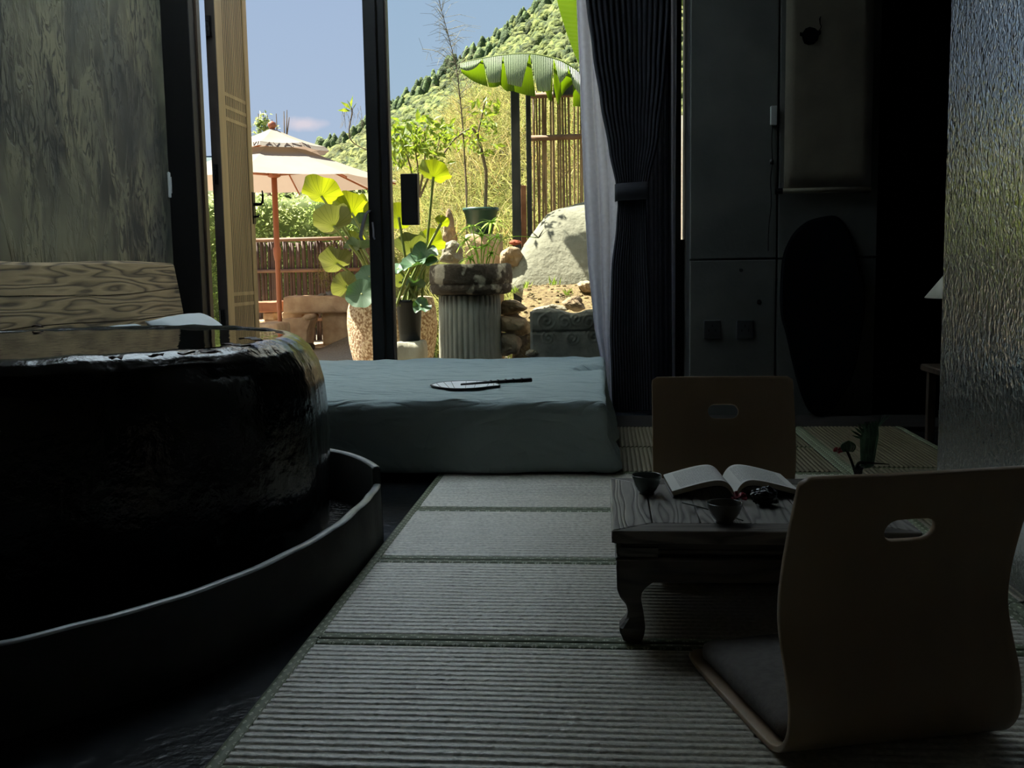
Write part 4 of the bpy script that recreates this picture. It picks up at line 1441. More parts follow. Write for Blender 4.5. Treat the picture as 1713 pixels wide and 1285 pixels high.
# small vase with trimmed palm leaf
vp = Vector((0.612, 2.52, TZ))
vs = thing('bud_vase', 'small dark bud vase with palm leaf at the far table corner', 'vase', tuple(vp))
v, f = lathe([(0.0, 0.0), (0.020, 0.0), (0.024, 0.006), (0.023, 0.016), (0.014, 0.028), (0.010, 0.040), (0.011, 0.052), (0.015, 0.060), (0.012, 0.058), (0.008, 0.045), (0.0, 0.02)], 28, tuple(vp)); ob('vase_body', v, f, M_bstone, vs, True)
M_palm = mat('dark_palm_leaf', (48, 80, 58), (78, 112, 82), 30, 0.4, trans=0.15)
M_twig = mat('dark_brown_twig', (40, 28, 24), None, rough=0.7)
def vq(cx, cy, dy=0.0): return at(1280 + cx * 0.2528, 660 + cy * 0.2528, vp.y + dy)
pl_ = thing('palm_leaf', 'trimmed dark green palm leaf arrangement standing in the bud vase', 'plant', tuple(vq(600, 520)))
mb = tube(catmull([vq(600, 520), vq(608, 470), vq(630, 450), vq(668, 460)], 5), 0.004, 6); ob('stalk', mb[0], mb[1], M_stem, pl_, True)
NB = 9
for k in range(NB):
    t = k / (NB - 1)
    b0 = vq(640 + 70 * t, 490 - 25 * abs(t - 0.4), 0.010 * (k % 2)); b1 = vq(640 + 98 * t, 300 - 30 * t, 0.012 * ((k + 1) % 2)); b2 = vq(655 + 88 * t, 196 - 10 * t - 12 * (k % 2), 0.010 * (k % 2))
    w = Vector((0.0029, 0, 0))
    V = [b0 - w, b0 + w, b1 - w * 1.3 + Vector((0, 0.004, 0)), b1 + w * 1.3 - Vector((0, 0.004, 0)), b2 - w * 0.6, b2 + w * 0.6]
    o = ob('leaf_blade', V, [(0, 1, 3, 2), (2, 3, 5, 4)], M_palm, pl_); md = o.modifiers.new('thickness', 'SOLIDIFY'); md.thickness = 0.0012
for k, (x0, y0, x1, y1) in enumerate(((745, 205, 770, 140), (748, 205, 795, 128), (750, 208, 815, 122), (752, 212, 838, 128), (640, 280, 565, 235), (645, 262, 590, 215), (648, 245, 610, 200), (655, 225, 632, 190), (640, 292, 570, 268), (662, 212, 660, 180))):
    a, c_ = vq(x0, y0), vq(x1, y1, 0.01 * (k % 3 - 1))
    m_ = a.lerp(c_, 0.5); w = Vector((0.0022, 0, 0.0016))
    o = ob('leaf_tip', [a - w, a + w, m_ + w * 1.1, c_, m_ - w * 1.1], [(0, 1, 2, 3, 4)], M_palm, pl_); md = o.modifiers.new('thickness', 'SOLIDIFY'); md.thickness = 0.001
cl = vq(545, 345)
for k in range(9):
    t = -1 + 2 * k / 8
    pts = []
    for j in range(7):
        u = j / 6 * PI * 0.8
        pts.append(cl + Vector((0.0165 * t * math.sin(u) + 0.001, 0.012 * math.cos(t * 1.4) * math.sin(u) - 0.005, 0.015 - 0.030 * (j / 6) + 0.004 * math.sin(u))))
    tb = tube(pts, [0.0012, 0.0019, 0.0022, 0.0022, 0.0022, 0.0019, 0.0012], 5); ob('curled_rib', tb[0], tb[1], M_palm, pl_, True)
tb = tube(catmull([cl - Vector((0, 0, 0.013)), vq(570, 440), vq(590, 500), vq(598, 530)], 4), 0.0035, 6); ob('stalk', tb[0], tb[1], M_stem, pl_, True)
tb = tube([vq(640, 450), vq(730, 456), vq(822, 462)], [0.0025, 0.0025, 0.0008], 6); tw = ob('twig', tb[0], tb[1], M_twig, pl_, True)
blossom('blossom', tuple(vq(478, 378)), 0.011, '', pl_)
tb = tube([vq(485, 380), vq(530, 372), vq(562, 400)], 0.0016, 5); ob('flower_stalk', tb[0], tb[1], M_stem, pl_, True)

# ================================================================== LEGLESS FLOOR CHAIRS
M_ply = mat('walnut_bentwood_veneer', (152, 129, 104), (164, 140, 114), 7, 0.42, stretch=(1, 1, 0.15))
M_cush = mat('grey_brown_seat_cloth', (84, 79, 76), (98, 93, 88), 60, 0.95, bump=0.0006, bscale=300)
prf = catmull([(0, 0.465, 0.020), (0, 0.40, 0.009), (0, 0.25, 0.007), (0, 0.10, 0.007), (0, 0.045, 0.013), (0, 0.010, 0.036), (0, -0.008, 0.075), (0, -0.002, 0.13), (0, 0.020, 0.185), (0, 0.034, 0.235),
               (0, 0.030, 0.29), (0, 0.010, 0.36), (0, -0.018, 0.432), (0, -0.036, 0.478)], 10)
cum = [0.0]
for a, b_ in zip(prf[:-1], prf[1:]): cum.append(cum[-1] + (b_ - a).length)
LT = cum[-1]


def prof_at(s):
    s = max(0, min(LT, s))
    for i in range(len(cum) - 1):
        if cum[i] <= s <= cum[i + 1]:
            return prf[i].lerp(prf[i + 1], (s - cum[i]) / max(1e-9, cum[i + 1] - cum[i]))
    return prf[-1]


def chair_shell(wd=0.405):
    hw = wd / 2
    rc = 0.016
    hs = LT - 0.105            # slot centre along the sheet
    hh, hl = 0.021, 0.043      # half height and half length of the slot
    ss = [LT * i / 90 for i in range(91)]
    s0 = max(s for s in ss if s < hs - 0.04); s1 = min(s for s in ss if s > hs + 0.04)
    NX = 24
    ts = [-1 + 2 * j / NX for j in range(NX + 1)]
    t0, t1 = ts[NX // 2 - 4], ts[NX // 2 + 4]
    def half(s):
        e = min(s, LT - s)
        h_ = hw - (rc - math.sqrt(max(0, rc * rc - (rc - e) ** 2)) if e < rc else 0)
        k = s / LT
        return h_ * (1 - 0.045 * math.exp(-((k - 0.76) / 0.10) ** 2) * 0)
    bm = bmesh.new()
    def put(x, s):
        p = prof_at(s)
        k = max(0, (s - 0.5 * LT) / (0.5 * LT))
        return bm.verts.new((x, p.y + 0.10 * k * x * x, p.z))
    rows = [[put(t * half(s), s) for t in ts] for s in ss]
    for i in range(90):
        for j in range(NX):
            if s0 - 1e-6 <= ss[i] and ss[i + 1] <= s1 + 1e-6 and t0 - 1e-6 <= ts[j] and ts[j + 1] <= t1 + 1e-6: continue
            bm.faces.new((rows[i][j], rows[i][j + 1], rows[i + 1][j + 1], rows[i + 1][j]))
    # ring between the rectangular gap and the rounded slot
    outer = []
    i0, i1 = ss.index(s0), ss.index(s1)
    j0, j1 = NX // 2 - 4, NX // 2 + 4
    for j in range(j0, j1): outer.append((i0, j))
    for i in range(i0, i1): outer.append((i, j1))
    for j in range(j1, j0, -1): outer.append((i1, j))
    for i in range(i1, i0, -1): outer.append((i, j0))
    inner = []
    for (i, j) in outer:
        x, s = ts[j] * hw, ss[i] - hs
        cx = max(-(hl - hh), min(hl - hh, x * 0.62))
        d = Vector((x - cx, s, 0)); d = d.normalized() * hh
        inner.append(put(cx + d.x, hs + d.y))
    n = len(outer)
    for k in range(n):
        k2 = (k + 1) % n
        a, b_ = rows[outer[k][0]][outer[k][1]], rows[outer[k2][0]][outer[k2][1]]
        bm.faces.new((a, b_, inner[k2], inner[k]))
    bmesh.ops.remove_doubles(bm, verts=bm.verts, dist=1e-5)
    bmesh.ops.recalc_face_normals(bm, faces=bm.faces)
    bm.verts.index_update()
    v = [q.co.copy() for q in bm.verts]; f = [tuple(q.index for q in p.verts) for p in bm.faces]
    bm.free()
    return v, f


nc = thing('floor_chair', 'nearest legless bentwood floor chair, its back turned to the viewer', 'chair', (0.480, 1.643, 0.0), math.radians(15), group='legless floor chairs')
v, f = chair_shell()
o = ob('bentwood_shell', v, f, M_ply, nc, True, local=True)
md = o.modifiers.new('thickness', 'SOLIDIFY'); md.thickness = 0.011; md.offset = 0
md = o.modifiers.new('edge', 'BEVEL'); md.width = 0.002; md.segments = 2; md.limit_method = 'ANGLE'; md.angle_limit = math.radians(50)
def cu_fn(p, n_):
    p = p.copy()
    r2 = (p.x / 0.19) ** 2 + ((p.y - 0.235) / 0.20) ** 2
    if n_.z > 0: p.z += 0.012 * max(0, 1 - r2 * 0.7) 
    return p
v, f = rbox((0, 0.245, 0.034), (0.186, 0.195, 0.022), 0.02, 20, 20, 6, cu_fn)
ob('seat_cushion', v, f, M_cush, nc, True, local=True)
fc = copy_tree(nc)
fc.location = (0.340, 2.985, 0.0); fc.rotation_euler = (0, 0, math.radians(180))
fc['label'] = 'far legless bentwood floor chair, facing the viewer across the table'

# ================================================================== GARDEN OUTSIDE
GZ = -0.15
GA = 0.33            # sunlit things: colours as they look in sun, scaled back to what the surface itself returns
M_gravel = mat('pale_terrace_gravel', (196, 180, 150), (226, 212, 184), 40, 0.9, bump=0.01, bscale=60, gain=GA)
M_soil = mat('ochre_soil', (150, 120, 76), (206, 176, 118), 26, 0.95, bump=0.02, bscale=45, gain=GA)
M_rockA = mat('brown_field_stone', (120, 96, 70), (186, 160, 124), 5, 0.9, bump=0.02, bscale=14, gain=0.75)
M_rockB = mat('pale_boulder', (176, 172, 146), (206, 200, 172), 5, 0.9, bump=0.012, bscale=22, gain=GA * 1.1)
M_rockW = mat('white_rough_stone', (206, 190, 160), (236, 222, 194), 12, 0.9, bump=0.02, bscale=30, gain=GA)
M_grey = mat('dark_carved_stone', (118, 114, 104), (150, 146, 134), 9, 0.9, bump=0.006, bscale=40, gain=0.9)
M_flute = mat('grey_fluted_stone', (140, 134, 118), (176, 170, 152), 7, 0.9, bump=0.006, bscale=30, stretch=(1, 1, 0.4), gain=1.0)
M_mill = mat('black_crusted_millstone', (96, 82, 66), (216, 200, 172), 7, 0.95, bump=0.02, bscale=22, lo=0.56, hi=0.62, gain=0.8)
M_jar = mat('chipped_stone_jar', (150, 116, 80), (226, 204, 168), 46, 0.9, bump=0.016, bscale=48, lo=0.42, hi=0.58, gain=0.8)
M_bench = mat('warm_grey_stone_bench', (170, 138, 104), (200, 172, 134), 6, 0.9, bump=0.008, bscale=30, gain=0.95)
M_benchr = mat('red_brown_timber', (150, 96, 66), (176, 120, 84), 8, 0.8, bump=0.003, stretch=(0.2, 1, 1), gain=0.9)

# ground: flat terrace, then a bank climbing behind the garden
def gz(x, y):
    if y < 10.4: return GZ
    t = min(1, (y - 10.4) / 6.0); t = t * t * (3 - 2 * t)
    k = max(0, min(1, (x + 0.215 * y + 0.5) / 0.6)); k = k * k * (3 - 2 * k)
    far = max(0, min(1, (y - 16) / 8))
    k2 = max(0, min(1, (x + 0.200 * y) / (0.07 * y)))
    return GZ + k * (1.9 + 1.35 * k2) * t + far * 1.5 * (1 - k)
V, Fs = [], []
NX_, NY_ = 60, 60
for j in range(NY_ + 1):
    y = 6.15 + (34 - 6.15) * (j / NY_) ** 1.25
    for i in range(NX_ + 1):
        x = -16 + 30 * i / NX_
        V.append((x, y, gz(x, y) + 0.02 * nz((x, y, 0), 1.5)))
for j in range(NY_):
    for i in range(NX_):
        a = j * (NX_ + 1) + i; Fs.append((a, a + 1, a + NX_ + 2, a + NX_ + 1))
tag(ob('ground', V, Fs, M_gravel, None, True), 'pale gravel terrace and earth bank of the garden', 'ground', kind='structure')

# ---------------------------------------------------------------- mountain with forest
M_mtn = mat('forest_slope', (104, 122, 62), (150, 160, 92), 0.06, 0.95, gain=0.33)
M_for = mat('forest_crowns', (70, 92, 44), (178, 186, 98), 1.3, 0.95, rvar=0.4, gain=0.40, bump=0.35, bscale=2.2)
M_pine = mat('dark_ridge_pines', (72, 94, 52), (126, 146, 86), 1.5, 0.95, rvar=0.3, gain=0.5, bump=0.3, bscale=3)
M_far = mat('haze_tinted_hill', (128, 150, 156), (142, 164, 166), 0.01, 0.95, gain=0.42)  # blue of the distant air haze is put into the base colour
ridge = [(440, 300), (520, 268), (552, 250), (585, 238), (612, 224), (655, 192), (700, 158), (740, 130), (772, 106), (830, 74), (868, 38), (902, 12), (935, -22), (1000, -80), (1080, -130), (1200, -150), (1400, -110), (1700, 0)]
YR = 130.0
R3 = [at(a, b, YR) for a, b in ridge]
def ridge_z(x):
    for p, q in zip(R3[:-1], R3[1:]):
        if p.x <= x <= q.x: return p.z + (q.z - p.z) * (x - p.x) / (q.x - p.x)
    return R3[0].z if x < R3[0].x else R3[-1].z
def mtn(x, t):
    """t 0 at the foot, 1 at the ridge, 2 down the far side"""
    y = 62 + (YR - 62) * t
    xr = x
    zt_ = ridge_z(xr)
    z = -4 + (zt_ + 4) * (t if t <= 1 else 2 - t) ** 1.0
    z += 2.2 * fbm((x, y, 0), 0.045, 3) * min(1, abs(1 - t) * 3) * min(1, t * 3)
    return Vector((x * (0.82 + 0.18 * t), y, z))
V, Fs = [], []
NX_, NY_ = 70, 32
x0_, x1_ = R3[0].x - 4, R3[-1].x
for j in range(NY_ + 1):
    for i in range(NX_ + 1):
        V.append(mtn(x0_ + (x1_ - x0_) * i / NX_, 2 * j / NY_))
for j in range(NY_):
    for i in range(NX_):
        a = j * (NX_ + 1) + i; Fs.append((a, a + 1, a + NX_ + 2, a + NX_ + 1))
mo = tag(ob('mountain', V, Fs, M_mtn, None, True), 'green forested mountain rising behind the garden to the right', 'mountain', kind='structure')
random.seed(21)
ico = []
bm = bmesh.new(); bmesh.ops.create_icosphere(bm, subdivisions=2, radius=1)
bm.verts.index_update(); ICOV = [q.co.copy() for q in bm.verts]; ICOF = [tuple(q.index for q in p.verts) for p in bm.faces]; bm.free()
mb = MB()
for k in range(6500):
    x = random.uniform(x0_ + 8, 26); t = random.uniform(0.2, 1.0) ** 0.8
    p = mtn(x, t); r = random.uniform(0.35, 0.95)
    s = random.random() * 50
    mb.add(([p + Vector((c.x * r * 1.15, c.y * r, c.z * r * 1.15)) * (1 + 0.5 * nz(c, 2.6, s)) for c in ICOV], ICOF))
o = mb.build('forest', M_for, mo, True); tag(o, kind='stuff')
mb = MB()
for k in range(420):
    x = x0_ + 6 + (40 - x0_) * (k / 420) + random.uniform(-0.5, 0.5)
    p = mtn(x, random.uniform(0.90, 1.0)); h = random.uniform(0.7, 1.5); r = h * random.uniform(0.38, 0.6)
    s = random.random() * 50
    mb.add(([p + Vector((c.x * r * (1.0 - 0.55 * max(0, c.z)), c.y * r, (c.z + 0.6) * h)) * 1.0 + Vector((c.x, c.y, c.z)) * 0.5 * r * nz(c, 3.0, s) for c in ICOV], ICOF))
o = mb.build('ridge_pines', M_pine, mo, True); tag(o, kind='stuff')
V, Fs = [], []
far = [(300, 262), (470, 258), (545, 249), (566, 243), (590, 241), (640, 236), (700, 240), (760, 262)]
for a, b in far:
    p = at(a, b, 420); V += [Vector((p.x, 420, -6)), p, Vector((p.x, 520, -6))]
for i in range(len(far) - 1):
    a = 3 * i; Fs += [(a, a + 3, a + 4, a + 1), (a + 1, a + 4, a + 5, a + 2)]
tag(ob('far_hill', V, Fs, M_far, None, True), 'distant hill painted haze blue just above the parasol', 'hill', kind='structure')

# ---------------------------------------------------------------- foliage helpers
def leaf_quads(mb, p, d, ln, wd, up=None, fold=0.25):
    d = Vector(d).normalized()
    s = d.cross(up or Vector((random.gauss(0, .5), random.gauss(0, .5), 1))).normalized()
    n = s.cross(d)
    b = len(mb.v)
    m_ = p + d * ln * 0.45
    mb.v += [tuple(p), tuple(m_ + s * wd / 2 + n * wd * fold), tuple(p + d * ln), tuple(m_ - s * wd / 2 + n * wd * fold), tuple(m_)]
    mb.f += [(b, b + 4, b + 1), (b + 4, b + 2, b + 1), (b, b + 3, b + 4), (b + 3, b + 2, b + 4)]


def rdir(zb=0.0):
    return Vector((random.gauss(0, 1), random.gauss(0, 1), random.gauss(0, 1) + zb)).normalized()


# hedge behind the parasol
M_hedge = mat('glossy_hedge_leaf', (140, 168, 78), (214, 220, 160), 3.0, 0.4, trans=0.6, rvar=0.5, gain=1.0)
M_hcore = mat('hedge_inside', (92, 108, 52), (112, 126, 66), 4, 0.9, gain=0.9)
random.seed(3)
hd = thing('hedge', 'dense mixed green hedge behind the bamboo fence and parasol', 'hedge', (-5.2, 16.0, GZ))
v, f = rbox((-5.35, 16.35, 0.9), (2.9, 0.55, 1.05), 0.3, 40, 6, 14, lambda p, n: p + n * 0.16 * fbm(p, 1.6, 2))
ob('hedge_core', v, f, M_hcore, hd, True)
mb = MB()
for k in range(9000):
    x = random.uniform(-8.1, -2.5); z = random.uniform(-0.1, 2.02); y = 15.72 + random.uniform(-0.10, 0.14) + 0.12 * nz((x, z, 0), 1.5)
    leaf_quads(mb, Vector((x, y, z)), Vector((random.gauss(0, 1), -0.8 + random.gauss(0, 0.5), random.gauss(0.2, 0.8))), random.uniform(0.05, 0.11), random.uniform(0.025, 0.05))
o = mb.build('leaves', M_hedge, hd); tag(o, kind='stuff')

# dry golden grass on the bank
M_dry = mat('dry_golden_grass', (196, 164, 92), (232, 212, 156), 2.0, 0.7, trans=0.5, rvar=0.35, gain=0.7)
M_grn = mat('green_bank_grass', (120, 140, 58), (176, 188, 98), 2.0, 0.7, trans=0.5, rvar=0.4, gain=0.66)
def grass(n, x0, x1, y0, y1, ln, m, label, seed, droop=0.6, cond=None, w=0.007):
    random.seed(seed)
    mb = MB()
    for k in range(n):
        x, y = random.uniform(x0, x1), random.uniform(y0, y1)
        if cond and not cond(x, y): continue
        p = Vector((x, y, gz(x, y) - 0.02))
        L_ = random.uniform(*ln)
        th = random.uniform(0, 2 * PI)
        out = Vector((math.cos(th), math.sin(th) * 0.7, 0))
        wv = Vector((-math.sin(th), math.cos(th), 0)) * w
        b = len(mb.v)
        cur = p.copy(); dirv = Vector((0, 0, 1)) + out * random.uniform(0.05, 0.5)
        S = 5
        bend = random.uniform(0.3, 1.0) * droop
        for s in range(S + 1):
            k_ = 1 - 0.85 * s / S
            mb.v += [tuple(cur - wv * k_), tuple(cur + wv * k_)]
            cur = cur + dirv.normalized() * L_ / S
            dirv = dirv.normalized() + out * bend * 0.55 - Vector((0, 0, bend * 0.32))
        for s in range(S):
            a = b + 2 * s; mb.f.append((a, a + 1, a + 3, a + 2))
    return tag(mb.build('grass', m), label, 'grass', kind='stuff')
grass(8000, -4.0, 0.3, 10.6, 17.5, (0.35, 0.85), M_dry, 'tangled dry golden grass covering the bank behind the garden', 5, 0.9, cond=lambda x, y: x > -0.212 * y)
grass(9000, -4.3, 0.3, 10.5, 17.0, (0.25, 0.6), M_grn, 'green grass growing among the dry stalks on the bank', 6, 0.8, cond=lambda x, y: x > -0.212 * y)

random.seed(15)
mb = MB()
for k in range(17000):
    y = random.uniform(10.6, 16.5); x = random.uniform(-0.212 * y, 0.0)
    p = Vector((x, y, gz(x, y) + random.uniform(0.0, 0.55)))
    d = Vector((random.gauss(0, 1), random.gauss(0, 0.6), random.gauss(0.15, 0.8))).normalized(); s_ = d.cross(Vector((0, 1, 0.3))).normalized() * 0.0045
    L_ = random.uniform(0.12, 0.34); c_ = rdir() * L_ * 0.35
    b = len(mb.v)
    for t in (0, 0.35, 0.7, 1):
        q = p + d * L_ * t + c_ * 4 * t * (1 - t); w_ = s_ * (1 - 0.7 * t); mb.v += [tuple(q - w_), tuple(q + w_)]
    for j in range(3): mb.f.append((b + 2 * j, b + 2 * j + 1, b + 2 * j + 3, b + 2 * j + 2))
M_tang = mat('pale_tangled_stalks', (196, 184, 112), (190, 196, 112), 1.2, 0.7, trans=0.5, rvar=0.3, gain=0.68)
tag(mb.build('grass', M_tang), 'pale crossing stalks tangled over the grassy bank', 'grass', kind='stuff')

# ---------------------------------------------------------------- bamboo fences
M_bamb = mat('weathered_brown_bamboo', (112, 84, 58), (166, 136, 96), 5, 0.6, stretch=(1, 1, 0.25), rvar=0.0, gain=0.9)
M_bambd = mat('old_dark_bamboo', (92, 68, 56), (136, 106, 86), 5, 0.7, stretch=(1, 1, 0.2), gain=0.55)
M_railb = mat('split_bamboo_rail', (132, 96, 70), (158, 120, 90), 6, 0.7, gain=0.8)
def pole(x, y, z0, z1, r, seed):
    rnd = random.Random(seed)
    pts, rr = [], []
    z = z0; k = 0
    lean = rnd.uniform(-0.012, 0.012)
    node = z0 + rnd.uniform(0.05, 0.25)
    while node < z1:
        pts += [(x + lean * (node - z0), y, node - 0.012), (x + lean * (node - z0), y, node), (x + lean * (node - z0), y, node + 0.012)]
        rr += [r * 0.96, r * 1.14, r * 0.96]
        node += rnd.uniform(0.22, 0.32)
    return tube([(x, y, z0)] + pts + [(x + lean * (z1 - z0), y, z1)], [r] + rr + [r], 7)
def fence(name, label, pxs, Y, z0, z1f, r, m, mr, rails, pitch, seed, gap=0.0):
    xa_, xb_ = at(pxs[0], 450, Y).x, at(pxs[1], 450, Y).x
    t = thing(name, label, 'fence', ((xa_ + xb_) / 2, Y, z0), group='bamboo fences')
    n = int((xb_ - xa_) / pitch); rnd = random.Random(seed)
    for i in range(n):
        x = xa_ + (i + 0.5) * pitch + rnd.uniform(-0.15, 0.15) * pitch
        v, f = pole(x, Y + rnd.uniform(-0.01, 0.01), z0, z1f(rnd), r * rnd.uniform(0.8, 1.12), seed * 100 + i)
        ob('bamboo_pole', v, f, m, t, True)
    for z in rails:
        tb = tube([(xa_, Y - r - 0.022, z), (xb_, Y - r - 0.022, z + 0.008)], 0.026, 8); ob('rail', tb[0], tb[1], mr, t, True)
    return t
Yf = 14.0
fence('bamboo_fence', 'low dark bamboo fence with rails behind the parasol pole', (405, 652), Yf, GZ, lambda r: at(500, 404, Yf).z + r.uniform(-0.02, 0.01), 0.0245, M_bambd, M_railb,
      (at(500, 401, Yf).z, at(500, 453, Yf).z, at(500, 535, Yf).z), 0.0445, 4)
Yg = 9.8
fence('bamboo_fence', 'tall brown bamboo screen behind the pale boulder at right', (890, 1095), Yg, GZ, lambda r: at(930, 152, Yg).z + r.uniform(-0.03, 0.02), 0.0098, M_bamb, M_railb,
      (at(930, 231, Yg).z, at(930, 160, Yg).z), 0.0245, 9)
M_post = mat('black_painted_post', (36, 38, 38), (66, 66, 62), 14, 0.7, stretch=(1, 1, 0.3), gain=0.8)
for (a, b, yy_, lb, top) in ((856, 870, 9.55, 'thick black garden post left of the bamboo screen', 90), (881, 889, 9.68, 'thin black post at the edge of the bamboo screen', 130)):
    p, q = at(a, 300, yy_), at(b, 300, yy_)
    bb = box(p.x, q.x, yy_, yy_ + (q.x - p.x), GZ, at(a, top, yy_).z, 0.004)
    tag(ob('garden_post', bb[0], bb[1], M_post), lb, 'post', 'black garden posts')
p, q = at(871, 310, 9.66), at(881, 392, 9.66)
bb = box(p.x, q.x, 9.66, 9.69, GZ, p.z, 0.003)
tag(ob('fence_plank', bb[0], bb[1], M_benchr), 'short brown plank between the two black posts', 'plank')
p, q = at(925, 141, 9.7), at(1095, 154, 9.7)
bb = box(p.x, q.x, 9.69, 9.76, q.z, p.z, 0.004)
tag(ob('fence_beam', bb[0], bb[1], M_post), 'black beam along the top of the bamboo screen', 'beam')

# ---------------------------------------------------------------- parasol
M_canvas = mat('cream_parasol_canvas', (238, 226, 202), (246, 236, 214), 3, 0.8, trans=0.32, tcol=(236, 206, 180), gain=0.36)
M_polew = mat('orange_brown_pole', (204, 118, 74), (220, 134, 88), 6, 0.5, stretch=(1, 1, 0.1), gain=0.62)
M_let = mat('brown_lettering', (112, 84, 68), None, rough=0.8, gain=0.5)
YU = 12.0
uc = at(465, 455, YU)
zrim = 1.845
um = thing('parasol', 'large cream two-tier parasol with orange-brown pole in the garden', 'parasol', (uc.x, YU, GZ))
def canopy(r0, z0, r1, z1, a0, n=8, rings=6, sag=0.03):
    V, Fs = [], []
    seg = 6
    for j in range(rings + 1):
        t = j / rings
        r = r0 + (r1 - r0) * t; z = z0 + (z1 - z0) * t
        for i in range(n):
            p, q = 2 * PI * i / n + a0, 2 * PI * (i + 1) / n + a0
            A = Vector((uc.x + r * math.cos(p), YU + r * math.sin(p), z)); B = Vector((uc.x + r * math.cos(q), YU + r * math.sin(q), z))
            for s in range(seg):
                u = s / seg
                c_ = A.lerp(B, u); c_.z -= sag * t * 4 * u * (1 - u) * 0.5
                c_.z -= sag * math.sin(PI * t) * 0.6
                V.append(c_)
    m_ = n * seg
    for j in range(rings):
        for i in range(m_):
            k = (i + 1) % m_
            Fs.append((j * m_ + i, j * m_ + k, (j + 1) * m_ + k, (j + 1) * m_ + i))
    return V, Fs
A0 = -PI / 2 + math.radians(5)
v, f = canopy(0.38, 2.225, 1.45, zrim, A0); ob('canopy', v, f, M_canvas, um)
v, f = canopy(0.012, 2.475, 0.61, 2.255, A0); vt = ob('vent_cap', v, f, M_canvas, um)
# hanging flap of the vent with lettering
V, Fs = [], []
nn = 48
def flap(th, dz):
    k = (th - A0) / (2 * PI / 8); i = math.floor(k); u = k - i
    p, q = A0 + i * PI / 4, A0 + (i + 1) * PI / 4
    rr_ = 0.606 - 1.0 * dz
    x = rr_ * (math.cos(p) * (1 - u) + math.cos(q) * u); y = rr_ * (math.sin(p) * (1 - u) + math.sin(q) * u)
    return Vector((uc.x + x, YU + y, 2.257 - 0.06 * u * (1 - u) + dz * 0.9))
for i in range(nn + 1):
    th = 2 * PI * i / nn + A0
    V += [flap(th, 0), flap(th, -0.055)]
for i in range(nn): Fs.append((2 * i, 2 * i + 1, 2 * i + 3, 2 * i + 2))
ob('vent_flap', V, Fs, M_canvas, vt)
def glyph(strokes, th0, th1, name='lettering'):
    """flat printed letter on the flap: strokes in a unit box"""
    mb = MB()
    for (x0, y0, x1, y1) in strokes:
        P = []
        for t in (0, 0.5, 1):
            x, y = x0 + (x1 - x0) * t, y0 + (y1 - y0) * t
            q = flap(th0 + (th1 - th0) * x, -0.004 - 0.046 * (1 - y)); d = Vector((q.x - uc.x, q.y - YU, 0)).normalized()
            P.append(q + d * 0.003 + Vector((0, 0, 0.004)))
        mb.add(tube(P, 0.0045, 4))
    mb.build(name, M_let, vt)
LN = [(0, 0, 0, 1), (0, 1, 1, 0), (1, 0, 1, 1)]
LA = [(0, 0, 0.5, 1), (0.5, 1, 1, 0), (0.25, 0.45, 0.75, 0.45)]
LV = [(0, 1, 0.5, 0), (0.5, 0, 1, 1)]
LI = [(0.5, 0, 0.5, 1)]
fa = lambda px: A0 + math.radians(-5) + math.asin(max(-0.99, min(0.99, (at(px, 240, YU - 0.57).x - uc.x) / 0.60)))
for gl, a, b in ((LV, 424, 430), (LI, 430, 438), (LA, 447, 457), (LV, 458, 467), (LA, 473, 482), (LN, 484, 494), (LN, 496, 506)):
    glyph(gl, fa(a), fa(b))
v, f = lathe([(0.026, GZ + 0.02), (0.026, 0.35), (0.030, 0.36), (0.030, 0.93), (0.036, 0.95), (0.046, 1.02), (0.048, 1.08), (0.034, 1.10), (0.033, 2.47)], 14, (uc.x, YU, 0)); po_ = ob('pole', v, f, M_polew, um, True)
v, f = lathe([(0.0, 2.47), (0.03, 2.47), (0.05, 2.50), (0.045, 2.54), (0.0, 2.56)], 14, (uc.x, YU, 0)); ob('finial', v, f, M_polew, um, True)
v, f = lathe([(0.040, GZ + 0.02), (0.044, 0.10), (0.040, 0.12)], 14, (uc.x, YU, 0)); ob('base_sleeve', v, f, M_iron, um)
v, f = rbox((uc.x + 0.12, YU, GZ + 0.045), (0.24, 0.24, 0.045), 0.04, 12, 12, 4); ob('base_weight', v, f, M_iron, um, True)
v, f = lathe([(0.03, 1.90), (0.075, 1.92), (0.08, 1.96), (0.035, 1.98)], 14, (uc.x, YU, 0)); ob('hub', v, f, M_polew, um, True)
for i in range(8):
    th = A0 + i * PI / 4; d = Vector((math.cos(th), math.sin(th), 0))
    c0 = Vector((uc.x, YU, 0))
    rb = tube([c0 + d * 0.05 + Vector((0, 0, 2.33)), c0 + d * 0.4 + Vector((0, 0, 2.17)), c0 + d * 1.43 + Vector((0, 0, zrim - 0.035))], 0.011, 6); rib = ob('rib', rb[0], rb[1], M_polew, um)
    s_ = tube([c0 + d * 0.07 + Vector((0, 0, 1.94)), c0 + d * 0.80 + Vector((0, 0, 2.025))], 0.010, 6); ob('strut', s_[0], s_[1], M_polew, rib)

